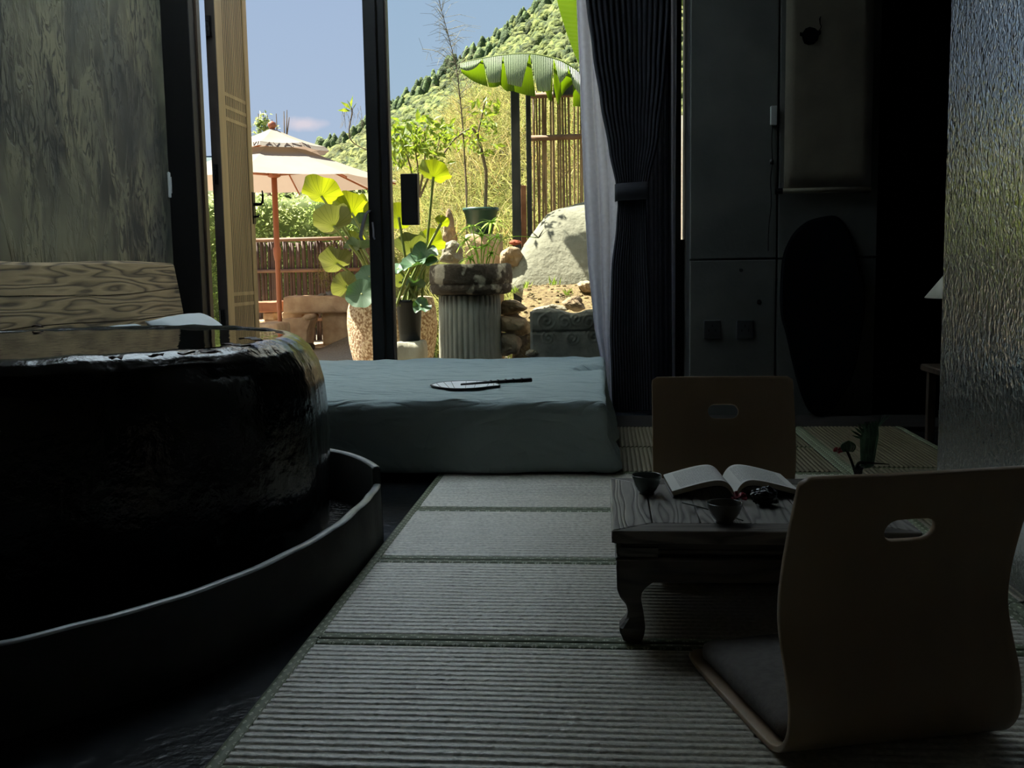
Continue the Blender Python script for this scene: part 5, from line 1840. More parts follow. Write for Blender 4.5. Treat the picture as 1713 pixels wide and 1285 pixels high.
# ---------------------------------------------------------------- stone furniture behind the doorway
def pbox(px0, py0, px1, py1, Y, dep, m, name, parent=None, bev=0.015, zb=None, wob=0.012):
    a, c_ = at(px0, py0, Y), at(px1, py1, Y)
    z0_ = c_.z if zb is None else zb
    cx, cz = (a.x + c_.x) / 2, (a.z + z0_) / 2
    h = ((c_.x - a.x) / 2, dep / 2, (a.z - z0_) / 2)
    v, f = rbox((cx, Y + dep / 2, cz), h, min(bev, min(h) * 0.9), 14, 6, 8, lambda p, n: p + n * wob * fbm(p, 6, px0))
    return ob(name, v, f, m, parent, True)
sb = thing('stone_bench', 'heavy stone slab bench on a block leg beside the parasol', 'bench', tuple(at(540, 580, 12.7)))
pbox(472, 496, 588, 524, 12.5, 0.5, M_bench, 'slab', sb, 0.03)
pbox(537, 522, 584, 584, 12.6, 0.35, M_bench, 'leg', sb, 0.03, zb=GZ + 0.02)
pbox(512, 580, 600, 600, 12.4, 0.6, M_bench, 'foot_slab', sb, 0.03, zb=GZ)
pbox(470, 522, 507, 534, 12.65, 0.35, M_bench, 'leg', sb, 0.02)
tr = thing('stone_trough', 'old stone trough with a rolled lip under the slab bench', 'trough', tuple(at(495, 580, 12.35)))
o_ = [(470, 534), (506, 532), (512, 526), (520, 529), (521, 536), (515, 553), (514, 580), (470, 580)]
v, f = prism([(at(a, b, 12.3).x, at(a, b, 12.3).z) for a, b in o_], 12.25, 12.58); ob('trough_body', v, f, M_bench, tr)
tb = tube([at(514, 531, 12.22), Vector((at(514, 531, 12.22).x, 12.6, at(514, 531, 12.22).z))], 0.038, 12); ob('lip', tb[0], tb[1], M_bench, tr, True)
pbox(474, 571, 491, 580, 12.2, 0.06, M_benchr, 'drain_block', tr, 0.005)
bx = tag(pbox(425, 541, 467, 600, 11.3, 0.5, M_bench, 'stone_block', None, 0.04, zb=GZ), 'squared brown stone block left of the parasol foot', 'stone')
wb = thing('timber_bench', 'red-brown timber bench beside the parasol pole', 'bench', tuple(at(450, 540, 12.9)))
pbox(425, 505, 466, 523, 12.8, 0.4, M_benchr, 'seat', wb, 0.02)
pbox(439, 523, 459, 538, 12.97, 0.2, M_bench, 'leg', wb, 0.02, zb=at(450, 536, 12.95).z)
tag(pbox(425, 536, 468, 542, 12.95, 0.3, M_bench, 'stone_ledge', None, 0.02, zb=GZ), 'pale stone ledge under the timber bench', 'stone')

# bonsai tray on the bench
bt = thing('bonsai_tray', 'grey bonsai tray with twiggy yellow plant on the stone bench', 'plant pot', tuple(at(565, 498, 12.72)))
p = at(564, 499, 12.7)
v, f = lathe([(0.08, 0.0), (0.12, 0.02), (0.15, 0.085), (0.14, 0.085), (0.10, 0.05), (0.0, 0.05)], 22, (p.x, 12.72, p.z)); ob('tray', v, f, M_grey, bt, True)
random.seed(14)
M_ytw = mat('yellow_green_needles', (186, 180, 84), (214, 204, 120), 5, 0.7, trans=0.3, rvar=0.3, gain=0.4)
mb = MB(); mt = MB()
for k in range(9):
    q = at(random.uniform(532, 585), random.uniform(405, 480), 12.72 + random.uniform(-0.15, 0.15))
    b0 = Vector((p.x + random.uniform(-.03, .03), 12.72, p.z + 0.06)); m_ = b0.lerp(q, 0.5) + rdir() * 0.06
    mt.add(tube([b0, m_, q], [0.012, 0.008, 0.003], 5))
    for j in range(40): leaf_quads(mb, q + rdir() * random.uniform(0, 0.12), rdir() * 1.0, random.uniform(0.05, 0.10), 0.010)
mt.build('branches', M_rockA, bt)
tag(mb.build('needles', M_ytw, bt), kind='stuff')
tag(ob('white_stone', *rock(tuple(at(541, 496, 12.75)), (0.085, 0.07, 0.045), 5, 0.3, 3), M_rockW, None), 'rough white stone beside the bonsai tray', 'stone')

# ---------------------------------------------------------------- lotus
def lotus_mat(name, c1, c2, tc_, tr):
    m, nt, N, L, b = new_mat(name)
    tc = N.new('ShaderNodeTexCoord'); sp_ = N.new('ShaderNodeSeparateXYZ'); L.new(tc.outputs['UV'], sp_.inputs[0])
    def ma(op, a, bb=None):
        q = N.new('ShaderNodeMath'); q.operation = op
        for i, x in enumerate((a, bb)):
            if x is None: continue
            if isinstance(x, (int, float)): q.inputs[i].default_value = x
            else: L.new(x, q.inputs[i])
        return q.outputs[0]
    fr = ma('ABSOLUTE', ma('SUBTRACT', ma('FRACT', ma('MULTIPLY', sp_.outputs[0], 20)), 0.5))
    vein = ma('LESS_THAN', ma('MULTIPLY', fr, sp_.outputs[1]), 0.035)
    n = N.new('ShaderNodeTexNoise'); n.inputs['Scale'].default_value = 9; L.new(tc.outputs['Object'], n.inputs['Vector'])
    mx0 = N.new('ShaderNodeMixRGB'); mx0.inputs[1].default_value = LIN(*c1); mx0.inputs[2].default_value = LIN(*c2); L.new(n.outputs[0], mx0.inputs[0])
    mx = N.new('ShaderNodeMixRGB'); mx.blend_type = 'MULTIPLY'; mx.inputs[2].default_value = (0.62, 0.66, 0.5, 1)
    L.new(vein, mx.inputs[0]); L.new(mx0.outputs[0], mx.inputs[1])
    g_ = N.new('ShaderNodeMixRGB'); g_.blend_type = 'MULTIPLY'; g_.inputs[0].default_value = 1; g_.inputs[2].default_value = (0.62, 0.62, 0.62, 1)
    L.new(mx.outputs[0], g_.inputs[1]); L.new(g_.outputs[0], b.inputs['Base Color'])
    b.inputs['Roughness'].default_value = 0.5
    t_ = N.new('ShaderNodeBsdfTranslucent')
    m2 = N.new('ShaderNodeMixRGB'); m2.blend_type = 'MULTIPLY'; m2.inputs[1].default_value = tuple(c * 0.34 for c in LIN(*tc_)[:3]) + (1,); m2.inputs[2].default_value = (0.55, 0.62, 0.3, 1)
    L.new(vein, m2.inputs[0]); L.new(m2.outputs[0], t_.inputs[0])
    ms = N.new('ShaderNodeMixShader'); ms.inputs[0].default_value = tr
    L.new(b.outputs[0], ms.inputs[1]); L.new(t_.outputs[0], ms.inputs[2]); L.new(ms.outputs[0], N['Material Output'].inputs[0])
    return m
M_lotB = lotus_mat('sunlit_lotus_leaf', (120, 140, 60), (150, 168, 70), (214, 226, 30), 0.62)
M_lotO = lotus_mat('olive_lotus_leaf', (124, 132, 84), (146, 150, 96), (170, 178, 70), 0.40)
M_lotD = lotus_mat('blue_green_lotus_leaf', (86, 124, 92), (112, 148, 112), (96, 140, 40), 0.35)
M_lst = mat('lotus_stalk', (126, 140, 66), (150, 160, 80), 20, 0.6, gain=0.75)


def lotus(plant, root, px, py, Y, rx, asp, m, tx=0.0, under=True, cup_=0.25, wave=0.12, seed=0, roll=0.0, split=0.0):
    c0 = at(px, py, Y)
    R_ = rx * Y / FPX
    ny = asp if under else -asp
    n = Vector((tx, ny, math.sqrt(max(0.02, 1 - asp * asp - tx * tx)))).normalized()
    a = n.cross(Vector((0, 1, 0)))
    a = Vector((1, 0, 0)) if a.length < 0.05 else a.normalized()
    if a.x < 0: a = -a
    b = n.cross(a).normalized()
    rnd = random.Random(seed)
    ph = [rnd.uniform(0, 6.28) for _ in range(4)]
    V, Fs, U = [c0 - n * cup_ * R_ * 0.5], [], [(0, 0)]
    S, K = 36, 6
    for k in range(1, K + 1):
        r = k / K
        for s in range(S):
            th = 2 * PI * s / S
            rr = r * R_ * (1 + 0.05 * math.sin(3 * th + ph[0]) + 0.03 * math.sin(7 * th + ph[1]))
            h = cup_ * R_ * (r * r - 0.5) + wave * R_ * r ** 3 * (math.sin(4 * th + ph[2]) + 0.6 * math.sin(7 * th + ph[3]) + 0.9 * math.sin(2 * th + ph[1]))
            V.append(c0 + a * rr * math.cos(th) + b * rr * math.sin(th) + n * h); U.append((s / S, r))
    for s in range(S): Fs.append((0, 1 + s, 1 + (s + 1) % S))
    for k in range(K - 1):
        for s in range(S):
            i0, i1 = 1 + k * S + s, 1 + k * S + (s + 1) % S
            Fs.append((i0, i0 + S, i1 + S, i1))
    lf = ob('leaf', V, Fs, m, plant, True, uv=U)
    if root is not None:
        tip = V[0]; r0 = Vector(root) + Vector((rnd.uniform(-.1, .1), rnd.uniform(-.08, .08), 0))
        mid = r0.lerp(tip, 0.55) + Vector((0.04 * (tip.x - r0.x), 0, 0.05))
        tb = tube(catmull([r0, mid, tip], 6), [0.011] * 13, 6); ob('stalk', tb[0], tb[1], M_lst, plant, True)
    return lf


YJ = 8.75
jc = at(655, 500, YJ)
jr = thing('stone_jar', 'big chipped stone jar holding lotus, behind the black window post', 'jar', (jc.x, YJ, GZ))
v, f = lathe([(0.29, GZ), (0.335, 0.0), (0.372, 0.18), (0.388, 0.34), (0.382, 0.46), (0.362, 0.54), (0.35, 0.57), (0.31, 0.575), (0.30, 0.50), (0.0, 0.47)], 72, (jc.x, YJ, 0), lambda p, th, r, z: p + Vector((math.cos(th), math.sin(th), 0)) * 0.006 * fbm(p, 14, 1) if r > 0.2 else p)
ob('jar_body', v, f, M_jar, jr, True)
lp1 = thing('lotus_plant', 'tall backlit lotus growing from the stone jar, left of the post', 'lotus', (jc.x, YJ, 0.5), group='lotus plants')
RT = (jc.x + 0.02, YJ - 0.02, 0.49)
for i, a in enumerate([(539, 323, 8.6, 36, 0.60, M_lotB, 0.10, True, 0.35, 0.10), (588, 352, 8.7, 33, 0.72, M_lotB, -0.2, True, 0.4, 0.12), (556, 372, 8.45, 33, 0.62, M_lotO, -0.35, True, 0.5, 0.12),
                       (612, 346, 8.8, 24, 0.55, M_lotB, 0.2, True, 0.3, 0.14), (603, 372, 8.75, 20, 0.75, M_lotD, 0.2, True, 0.3, 0.08), (602, 412, 8.55, 27, 0.28, M_lotD, -0.1, True, 0.25, 0.10),
                       (598, 398, 8.9, 18, 0.5, M_lotB, 0.1, True, 0.3, 0.1), (562, 437, 8.55, 28, 0.66, M_lotO, -0.3, True, 0.4, 0.10), (577, 478, 8.4, 24, 0.80, M_lotO, -0.5, True, 0.35, 0.08),
                       (604, 492, 8.2, 26, 0.93, M_lotD, 0.0, False, 0.15, 0.05), (617, 462, 8.35, 22, 0.72, M_lotD, 0.15, False, 0.2, 0.06), (570, 358, 8.9, 22, 0.5, M_lotB, 0.3, True, 0.3, 0.12), (640, 440, 8.6, 26, 0.6, M_lotO, 0.2, True, 0.3, 0.1)]):
    lotus(lp1, RT, *a, seed=i + 1)
YP = 7.95
pc = at(684, 500, YP)
zp0, zp1 = at(684, 572, YP).z, at(684, 501, YP).z
pp = thing('plastic_pot', 'black plastic pot of lotus on a stone beside the fluted column', 'plant pot', (pc.x, YP, zp0))
M_pot = mat('black_plastic_pot', (13, 14, 16), (18, 19, 21), 9, 0.5, spec=0.25)
v, f = lathe([(0.080, zp0), (0.100, zp1 - 0.03), (0.108, zp1 - 0.03), (0.108, zp1), (0.098, zp1), (0.09, zp1 - 0.05), (0.0, zp1 - 0.05)], 32, (pc.x, YP, 0)); ob('pot_body', v, f, M_pot, pp, True)
tag(pbox(660, 572, 708, 600, YP - 0.12, 0.24, M_flute, 'pedestal_stone', None, 0.03, zb=GZ), 'rough grey stone under the black lotus pot', 'stone')
lp2 = thing('lotus_plant', 'lower lotus with curled blue-green leaves growing from the black pot', 'lotus', (pc.x, YP, zp1 - 0.05), group='lotus plants')
RT2 = (pc.x, YP, zp1 - 0.05)
for i, a in enumerate([(727, 291, 7.9, 28, 0.55, M_lotB, 0.25, True, 0.45, 0.12), (668, 362, 7.9, 24, 0.9, M_lotB, 0.1, True, 0.3, 0.06), (688, 411, 8.0, 28, 0.6, M_lotO, -0.1, True, 0.35, 0.08),
                       (722, 403, 8.05, 24, 0.62, M_lotB, 0.3, True, 0.4, 0.12), (710, 424, 7.85, 23, 0.62, M_lotD, 0.0, False, 0.35, 0.14), (691, 440, 7.75, 22, 0.42, M_lotD, -0.1, False, 0.3, 0.16),
                       (739, 371, 7.9, 13, 0.7, M_lotB, 0.2, True, 0.4, 0.12), (716, 436, 7.8, 18, 0.5, M_lotD, 0.2, False, 0.3, 0.18), (664, 448, 7.9, 16, 0.5, M_lotD, 0.0, False, 0.2, 0.12),
                       (690, 455, 8.0, 14, 0.5, M_lotB, 0.1, True, 0.3, 0.1), (692, 477, 7.9, 20, 0.5, M_lotD, 0.1, True, 0.3, 0.1), (706, 512, 7.75, 16, 0.7, M_lotD, 0.2, False, 0.2, 0.2), (668, 470, 8.0, 18, 0.6, M_lotO, -0.2, True, 0.3, 0.1)]):
    lotus(lp2, RT2, *a, seed=i + 40)

# ---------------------------------------------------------------- fluted column with millstone
YC = 7.62
cc_ = at(785.5, 500, YC); rc_ = 52.5 * YC / FPX
zc1 = at(785, 493, YC).z
col_ = thing('fluted_column', 'short fluted grey stone column standing right outside the window', 'column', (cc_.x, YC, GZ))
def flute(p, th, r, z):
    if r < 0.05: return p
    k = abs(math.sin(th * 17)) ** 0.7
    d = Vector((math.cos(th), math.sin(th), 0))
    return p + d * (0.014 * (k - 1) + 0.004 * fbm(p, 7, 4))
v, f = lathe([(0.0, GZ), (rc_, GZ), (rc_ * 1.01, 0.1), (rc_, 0.35), (rc_ * 0.985, zc1 - 0.01), (rc_ * 0.95, zc1), (0.0, zc1)], 34 * 8, (cc_.x, YC, 0), flute); ob('shaft', v, f, M_flute, col_, True)
zm1 = at(785, 443, YC).z
ms_ = at(787, 466, YC)
mst = thing('millstone', 'dark crusted round millstone lying on the fluted column', 'millstone', (ms_.x, YC, zc1))
rm = 69 * YC / FPX
def mill(p, th, r, z):
    d = Vector((math.cos(th), math.sin(th), 0))
    if r < 0.1: return p
    return p + d * (0.012 * fbm((p.x, p.y, p.z), 5, 8)) + Vector((0, 0, 0.006 * nz(p, 9, 3)))
zz = zm1 - zc1
v, f = lathe([(0.0, 0.0), (rm * 0.84, 0.0), (rm * 0.95, 0.012), (rm * 0.985, zz * 0.18), (rm * 0.985, zz * 0.30), (rm * 0.955, zz * 0.335), (rm * 0.985, zz * 0.37), (rm, zz * 0.6), (rm * 0.995, zz * 0.85), (rm * 0.97, zz * 0.97), (rm * 0.9, zz), (rm * 0.8, zz), (rm * 0.76, zz - 0.02), (0.0, zz - 0.02)], 80, (ms_.x, YC, zc1 + 0.004), mill)
ob('stone_body', v, f, M_mill, mst, True)

# papyrus on the millstone
M_pap = mat('fresh_papyrus_leaf', (150, 190, 70), (196, 222, 112), 9, 0.5, trans=0.65, rvar=0.25, gain=1.0)
M_papd = mat('dry_papyrus_leaf', (92, 82, 62), None, rough=0.8, gain=0.5)
pap = thing('papyrus_plant', 'bright green umbrella papyrus growing on top of the millstone', 'plant', (at(808, 442, YC).x, YC, zm1 - 0.02))
random.seed(33)
def umbel(c_, r, n, m, name, parent, dr=0.5, w=0.014):
    mb = MB()
    for k in range(n):
        th = 2 * PI * k / n + random.uniform(-.2, .2); el = random.uniform(-0.1, 0.9)
        d = Vector((math.cos(th), math.sin(th), el)).normalized(); s = Vector((-math.sin(th), math.cos(th), 0)) * w
        L_ = r * random.uniform(0.75, 1.15); P = []
        for j in range(5):
            t = j / 4; P.append(c_ + d * L_ * t - Vector((0, 0, dr * L_ * t * t)))
        b = len(mb.v)
        for j, q in enumerate(P):
            ww = s * (1 - 0.9 * j / 4); mb.v += [tuple(q - ww), tuple(q + ww)]
        for j in range(4): mb.f.append((b + 2 * j, b + 2 * j + 1, b + 2 * j + 3, b + 2 * j + 2))
    return mb.build(name, m, parent)
for (px, py, r, dy) in ((790, 378, 0.16, 0.0), (823, 372, 0.17, 0.05), (806, 395, 0.16, -0.1), (780, 402, 0.14, -0.06), (832, 396, 0.13, -0.04), (812, 412, 0.12, -0.12), (796, 416, 0.12, 0.06), (822, 424, 0.09, -0.08), (786, 432, 0.12, -0.10)):
    c_ = at(px, py, YC + dy)
    umbel(c_, r, 13, M_pap, 'leaf_umbel', pap)
    r0 = Vector((at(806 + (px - 806) * 0.35, 441, YC).x, YC + dy * 0.5, zm1 - 0.03))
    tb = tube(catmull([r0, r0.lerp(c_, 0.5) + Vector((0.0, 0, 0.02)), c_], 4), 0.004, 5); ob('stem', tb[0], tb[1], M_pap, pap, True)
dc = at(901, 398, YC - 0.02)
umbel(dc, 0.17, 11, M_papd, 'dry_umbel', pap, 0.15, 0.006)
tb = tube(catmull([Vector((at(822, 441, YC).x, YC, zm1 - 0.03)), at(836, 405, YC), at(858, 396, YC), at(880, 396, YC), dc], 5), 0.003, 5); ob('stem', tb[0], tb[1], M_pap, pap, True)

# ---------------------------------------------------------------- boulder, soil bed and stones
bo = [(853, 486), (853, 462), (858, 438), (866, 421), (877, 404), (890, 385), (901, 366), (911, 354), (924, 346), (945, 340), (965, 335), (990, 330), (1030, 332), (1070, 350), (1095, 390), (1105, 440), (1100, 500), (1000, 520), (900, 510)]
v, f = inflate(bo, 9.0, 0.24, 0.35, 4, 0.02, 2.2, 12, 8, 3.0)
v = [Vector((a.x, a.y + 0.62 * (a.z - 0.55), a.z)) for a in v]
tag(ob('boulder', v, f, M_rockB, None, True), 'huge pale smooth boulder on the soil bed behind the column', 'boulder')
V, Fs = [], []
NX_, NY_ = 40, 24
for j in range(NY_ + 1):
    for i in range(NX_ + 1):
        u, w_ = i / NX_, j / NY_
        x = -0.755 + 1.9 * u; y = 7.75 + 1.6 * w_
        e = min(1, min(u, 1 - u) * 22) * min(1, w_ * 8 + 0.25)
        z = GZ + (0.50 + 0.30 * min(1, w_ * 2.0)) * e + 0.02 * fbm((x, y, 0), 5, 2)
        V.append((x, y, z if j > 0 else GZ))
for j in range(NY_):
    for i in range(NX_):
        a = j * (NX_ + 1) + i; Fs.append((a, a + 1, a + NX_ + 2, a + NX_ + 1))
so = tag(ob('soil_bed', V, Fs, M_soil, None, True), 'sunlit mound of ochre soil in front of the boulder', 'soil', kind='stuff')
random.seed(8)
mb = MB()
for k in range(420):
    u, w_ = random.random(), random.random()
    i, j = int(u * NX_), int(w_ * NY_)
    q = Vector(V[j * (NX_ + 1) + i]); r = random.uniform(0.006, 0.02)
    mb.add(([q + Vector((c.x, c.y, c.z * 0.7)) * r for c in ICOV[:12]], [])) if False else mb.add(box(q.x - r, q.x + r, q.y - r, q.y + r, q.z - r, q.z + r * 0.7, r * 0.5))
tag(mb.build('soil_clods', M_soil, so), kind='stuff')
M_sprout = mat('small_green_sprout', (150, 180, 60), (190, 210, 90), 6, 0.6, trans=0.4, rvar=0.3, gain=0.45)
for px, py, lb in ((926, 474, 'against the boulder foot'), (858, 487, 'beside the column'), (948, 492, 'at the middle of the soil'), (880, 480, 'left under the boulder')):
    mb = MB(); c_ = at(px, py, 8.35)
    for k in range(16): leaf_quads(mb, c_ + Vector((random.gauss(0, .02), random.gauss(0, .03), -0.02)), Vector((random.gauss(0, .6), random.gauss(0, .6), 1)), random.uniform(0.05, 0.10), 0.014)
    tag(mb.build('sprout', M_sprout), 'small green sprout on the soil ' + lb, 'plant', 'sprouts on the soil')
for i, (outl, Y, df, db, m, lb) in enumerate([
        ([(838, 505), (850, 501), (868, 506), (884, 513), (880, 520), (862, 524), (846, 527), (836, 526)], 7.75, 0.12, 0.2, M_rockA, 'brown wall stone topmost in the pile right of the column'),
        ([(836, 528), (858, 527), (880, 535), (888, 546), (884, 556), (860, 558), (836, 556)], 7.72, 0.14, 0.2, M_rockA, 'brown wall stone in the middle of the pile right of the column'),
        ([(836, 559), (858, 558), (872, 566), (873, 582), (866, 592), (848, 596), (834, 594)], 7.70, 0.13, 0.2, M_rockA, 'rounded stone at the bottom of the pile right of the column'),
        ([(938, 508), (950, 500), (962, 500), (975, 508), (985, 520), (960, 520)], 7.70, 0.1, 0.14, M_rockA, 'angular stone on the soil behind the carved block'),
        ([(965, 478), (972, 471), (985, 471), (996, 480), (996, 492), (980, 490)], 8.42, 0.1, 0.12, M_rockA, 'rounded brown stone right at the boulder foot'),
        ([(888, 519), (905, 512), (925, 508), (940, 512), (950, 518), (920, 524)], 7.72, 0.08, 0.12, M_rockW, 'flat pale stone behind the carved block'),
        ([(739, 402), (744, 372), (750, 347), (756, 362), (760, 385), (764, 408), (750, 414)], 9.6, 0.1, 0.14, M_rockA, 'pointed upright stone left of the green planter'),
        ([(732, 440), (736, 420), (748, 408), (762, 406), (774, 416), (778, 442)], 8.6, 0.14, 0.16, M_rockW, 'rough white stone behind the millstone'),
        ([(838, 446), (842, 420), (852, 410), (868, 412), (876, 428), (870, 452)], 9.1, 0.14, 0.16, M_rockA, 'cracked brown stone at the foot of the black post')]):
    v, f = inflate(outl, Y, df, db, i * 3.7, 0.045, 6, 7, 6, 2.8)
    if i < 3 or i > 5:
        pass
    tag(ob('garden_stone', v, f, m, None, False), lb, 'stone', 'garden stones')
tag(ob('pebble', *rock(tuple(at(890, 591, 7.3)), (0.045, 0.05, 0.03), 3, 0.2, 3), M_rockW, None), 'white pebble at the foot of the carved block', 'stone')
v, f = pbox_v = rock(tuple(at(862, 406, 9.2)), (0.055, 0.06, 0.025), 2, 0.2, 3)
tag(ob('brick_chip', v, f, mat('red_brick', (196, 100, 60), (170, 80, 48), 20, 0.9, gain=0.5), None), 'broken red brick on the stone by the black post', 'brick')

# carved block with scrolls in relief
YB = 7.28
a, c_ = at(886, 517, YB), at(1012, 600, YB)
X0_, X1_, Z1_ = a.x, c_.x + 0.2, a.z
def relief(x, z):
    h = 0.0
    for cx, cz, rr, hand in ((0.115, -0.085, 0.055, 1), (0.245, -0.09, 0.045, -1), (0.33, -0.075, 0.040, 1), (0.42, -0.095, 0.045, -1), (0.52, -0.085, 0.05, 1), (0.13, -0.205, 0.045, -1), (0.30, -0.21, 0.04, 1), (0.45, -0.2, 0.045, -1)):
        dx, dz = x - X0_ - cx, z - Z1_ - cz
        r = math.hypot(dx, dz)
        if r < rr * 1.4:
            th = math.atan2(dz, dx) * hand
            h += 0.018 * max(0, math.cos(2 * PI * (r / (rr * 0.62) - th / (2 * PI)))) * max(0, 1 - (r / (rr * 1.4)) ** 4)
    dz = Z1_ - z
    if 0.155 < dz < 0.172: h -= 0.012
    if dz < 0.03: h += 0.008
    return h
V, Fs = [], []
nx_, nz_ = 120, 70
def topz(x):
    t = (x - X0_) / (X1_ - X0_)
    return Z1_ - 0.02 * (1 - min(1, t * 14)) - (0.035 * math.exp(-((t - 0.42) / 0.13) ** 2)) - 0.07 * max(0, (t - 0.55)) 
for j in range(nz_ + 1):
    for i in range(nx_ + 1):
        x = X0_ + (X1_ - X0_) * i / nx_; zt__ = topz(x)
        z = GZ + (zt__ - GZ) * j / nz_
        xr = x + (0.022 * math.exp(-((Z1_ - z - 0.165) / 0.02) ** 2) if i == 0 else 0)
        ed = min(1, min(i, nx_ - i) / 3, (nz_ - j) / 3 + 0.0)
        V.append((xr, YB - relief(x, z) * ed + 0.012 * (1 - ed) - 0.003 * fbm((x, 0, z), 9, 1), z))
b_ = len(V)
for i in range(nx_ + 1):
    x = X0_ + (X1_ - X0_) * i / nx_
    V += [(x, YB + 0.05, topz(x) + 0.012 * nz((x, 1, 0), 9)), (x, YB + 0.30, topz(x) - 0.01), (x, YB + 0.30, GZ)]
for j in range(nz_):
    for i in range(nx_):
        q = j * (nx_ + 1) + i; Fs.append((q, q + 1, q + nx_ + 2, q + nx_ + 1))
for i in range(nx_):
    q = nz_ * (nx_ + 1) + i
    Fs.append((q, q + 1, b_ + 3 * i + 3, b_ + 3 * i)); Fs.append((b_ + 3 * i, b_ + 3 * i + 3, b_ + 3 * i + 4, b_ + 3 * i + 1)); Fs.append((b_ + 3 * i + 1, b_ + 3 * i + 4, b_ + 3 * i + 5, b_ + 3 * i + 2))
for e_, ii in ((0, 0), (nx_, nx_)):
    Fs.append(tuple(j * (nx_ + 1) + ii for j in range(nz_ + 1)) + (b_ + 3 * ii, b_ + 3 * ii + 1, b_ + 3 * ii + 2))
tag(ob('carved_block', V, Fs, M_grey, None, True), 'dark stone block carved with scrolls, in shade under the window', 'stone')

# planter with a slender tree
YQ = 9.6
pq = at(805, 390, YQ)
pn = thing('green_planter', 'dark green planter on a stone plinth behind the papyrus', 'plant pot', (pq.x, YQ, at(805, 392, YQ).z))
z0_, z1_ = at(805, 392, YQ).z, at(805, 348, YQ).z
M_plt = mat('dark_green_planter', (46, 84, 72), (60, 98, 84), 5, 0.4, gain=0.7)
v, f = lathe([(0.10, z0_), (0.158, z1_ - 0.03), (0.168, z1_ - 0.03), (0.168, z1_), (0.15, z1_), (0.14, z1_ - 0.05), (0.0, z1_ - 0.05)], 36, (pq.x, YQ, 0)); ob('planter_body', v, f, M_plt, pn, True)
tag(pbox(776, 392, 838, 450, YQ - 0.15, 0.3, M_bench, 'stone_plinth', None, 0.03, zb=GZ), 'brown stone plinth under the green planter', 'stone')
M_bark = mat('grey_brown_bark', (132, 110, 84), (160, 138, 104), 12, 0.8, stretch=(1, 1, 0.2), gain=0.5)
M_lf = mat('yellow_green_shrub_leaf', (128, 168, 44), (202, 216, 70), 3, 0.5, trans=0.5, rvar=0.3, gain=0.48)
mbl = MB(); random.seed(2); leaf_quads(mbl, Vector((0, 0, 0)), Vector((1, 0, 0)), 1.0, 0.42, Vector((0, 0, 1)), 0.2)
LEAF = bpy.data.meshes.new('leaf'); LEAF.from_pydata(mbl.v, [], mbl.f); LEAF.materials.append(M_lf)
def add_leaf(parent, p, d, size, roll):
    o = bpy.data.objects.new('leaf', LEAF); COL.objects.link(o); o.parent = parent
    d = Vector(d).normalized()
    q = d.to_track_quat('X', 'Z') @ Matrix.Rotation(roll, 3, 'X').to_quaternion()
    o.matrix_local = Matrix.Translation(Vector(p) - root_loc(parent)) @ q.to_matrix().to_4x4() @ Matrix.Scale(size, 4)
tree = thing('slender_tree', 'slender bent tree with bright leaves growing from the green planter', 'tree', (pq.x, YQ, z1_ - 0.05))
br = [(812, 350), (813, 320), (813, 288), (808, 262), (805, 249), (799, 230), (795, 221), (789, 215), (775, 222), (761, 232), (751, 245), (743, 256)]
tb = tube(catmull([at(a, b, YQ) for a, b in br], 4), [0.016 - 0.00018 * i for i in range(45)], 7); ob('trunk', tb[0], tb[1], M_bark, tree, True)
tb = tube(catmull([at(a, b, YQ + 0.05) for a, b in ((780, 352), (781, 318), (779, 290), (776, 245), (774, 215))], 4), 0.008, 6); ob('trunk', tb[0], tb[1], M_bark, tree, True)
tb = tube(catmull([at(a, b, YQ) for a, b in ((805, 249), (800, 225), (806, 195), (811, 170))], 4), 0.008, 6); ob('branch', tb[0], tb[1], M_bark, tree, True)
random.seed(77)
def leafy(parent, px0, px1, py0, py1, Y, n, size, ell=True, zb=-0.2, dY=0.3):
    for k in range(n):
        while True:
            u, w_ = random.uniform(-1, 1), random.uniform(-1, 1)
            if not ell or u * u + w_ * w_ < 1: break
        p = at((px0 + px1) / 2 + u * (px1 - px0) / 2, (py0 + py1) / 2 + w_ * (py1 - py0) / 2, Y + random.uniform(-dY, dY))
        add_leaf(parent, p, rdir(zb), size * random.uniform(0.7, 1.25), random.uniform(-1.2, 1.2))
leafy(tree, 786, 838, 156, 215, YQ, 60, 0.085)
leafy(tree, 782, 834, 200, 262, YQ, 60, 0.085)
leafy(tree, 738, 800, 205, 250, YQ, 46, 0.08)
add_leaf(tree, at(781, 252, YQ), (0, 0, -1), 0.06, 0)
shr = thing('leafy_shrub', 'bright yellow-green shrub right of the window post, before the bank', 'shrub', tuple(at(700, 330, 10.6)))
for a, b, c_, d_ in ((700, 330, 690, 230), (702, 330, 735, 235), (696, 330, 668, 225), (700, 330, 712, 215)):
    tb = tube(catmull([at(a, b, 10.6), at((a + c_) / 2 + 4, (b + d_) / 2, 10.6), at(c_, d_, 10.6)], 5), [0.014 - 0.001 * i for i in range(11)], 6); ob('branch', tb[0], tb[1], M_bark, shr, True)
leafy(shr, 640, 768, 198, 262, 10.6, 210, 0.125)
leafy(shr, 650, 740, 235, 285, 10.6, 60, 0.12)
leafy(shr, 690, 750, 255, 312, 10.6, 26, 0.09)

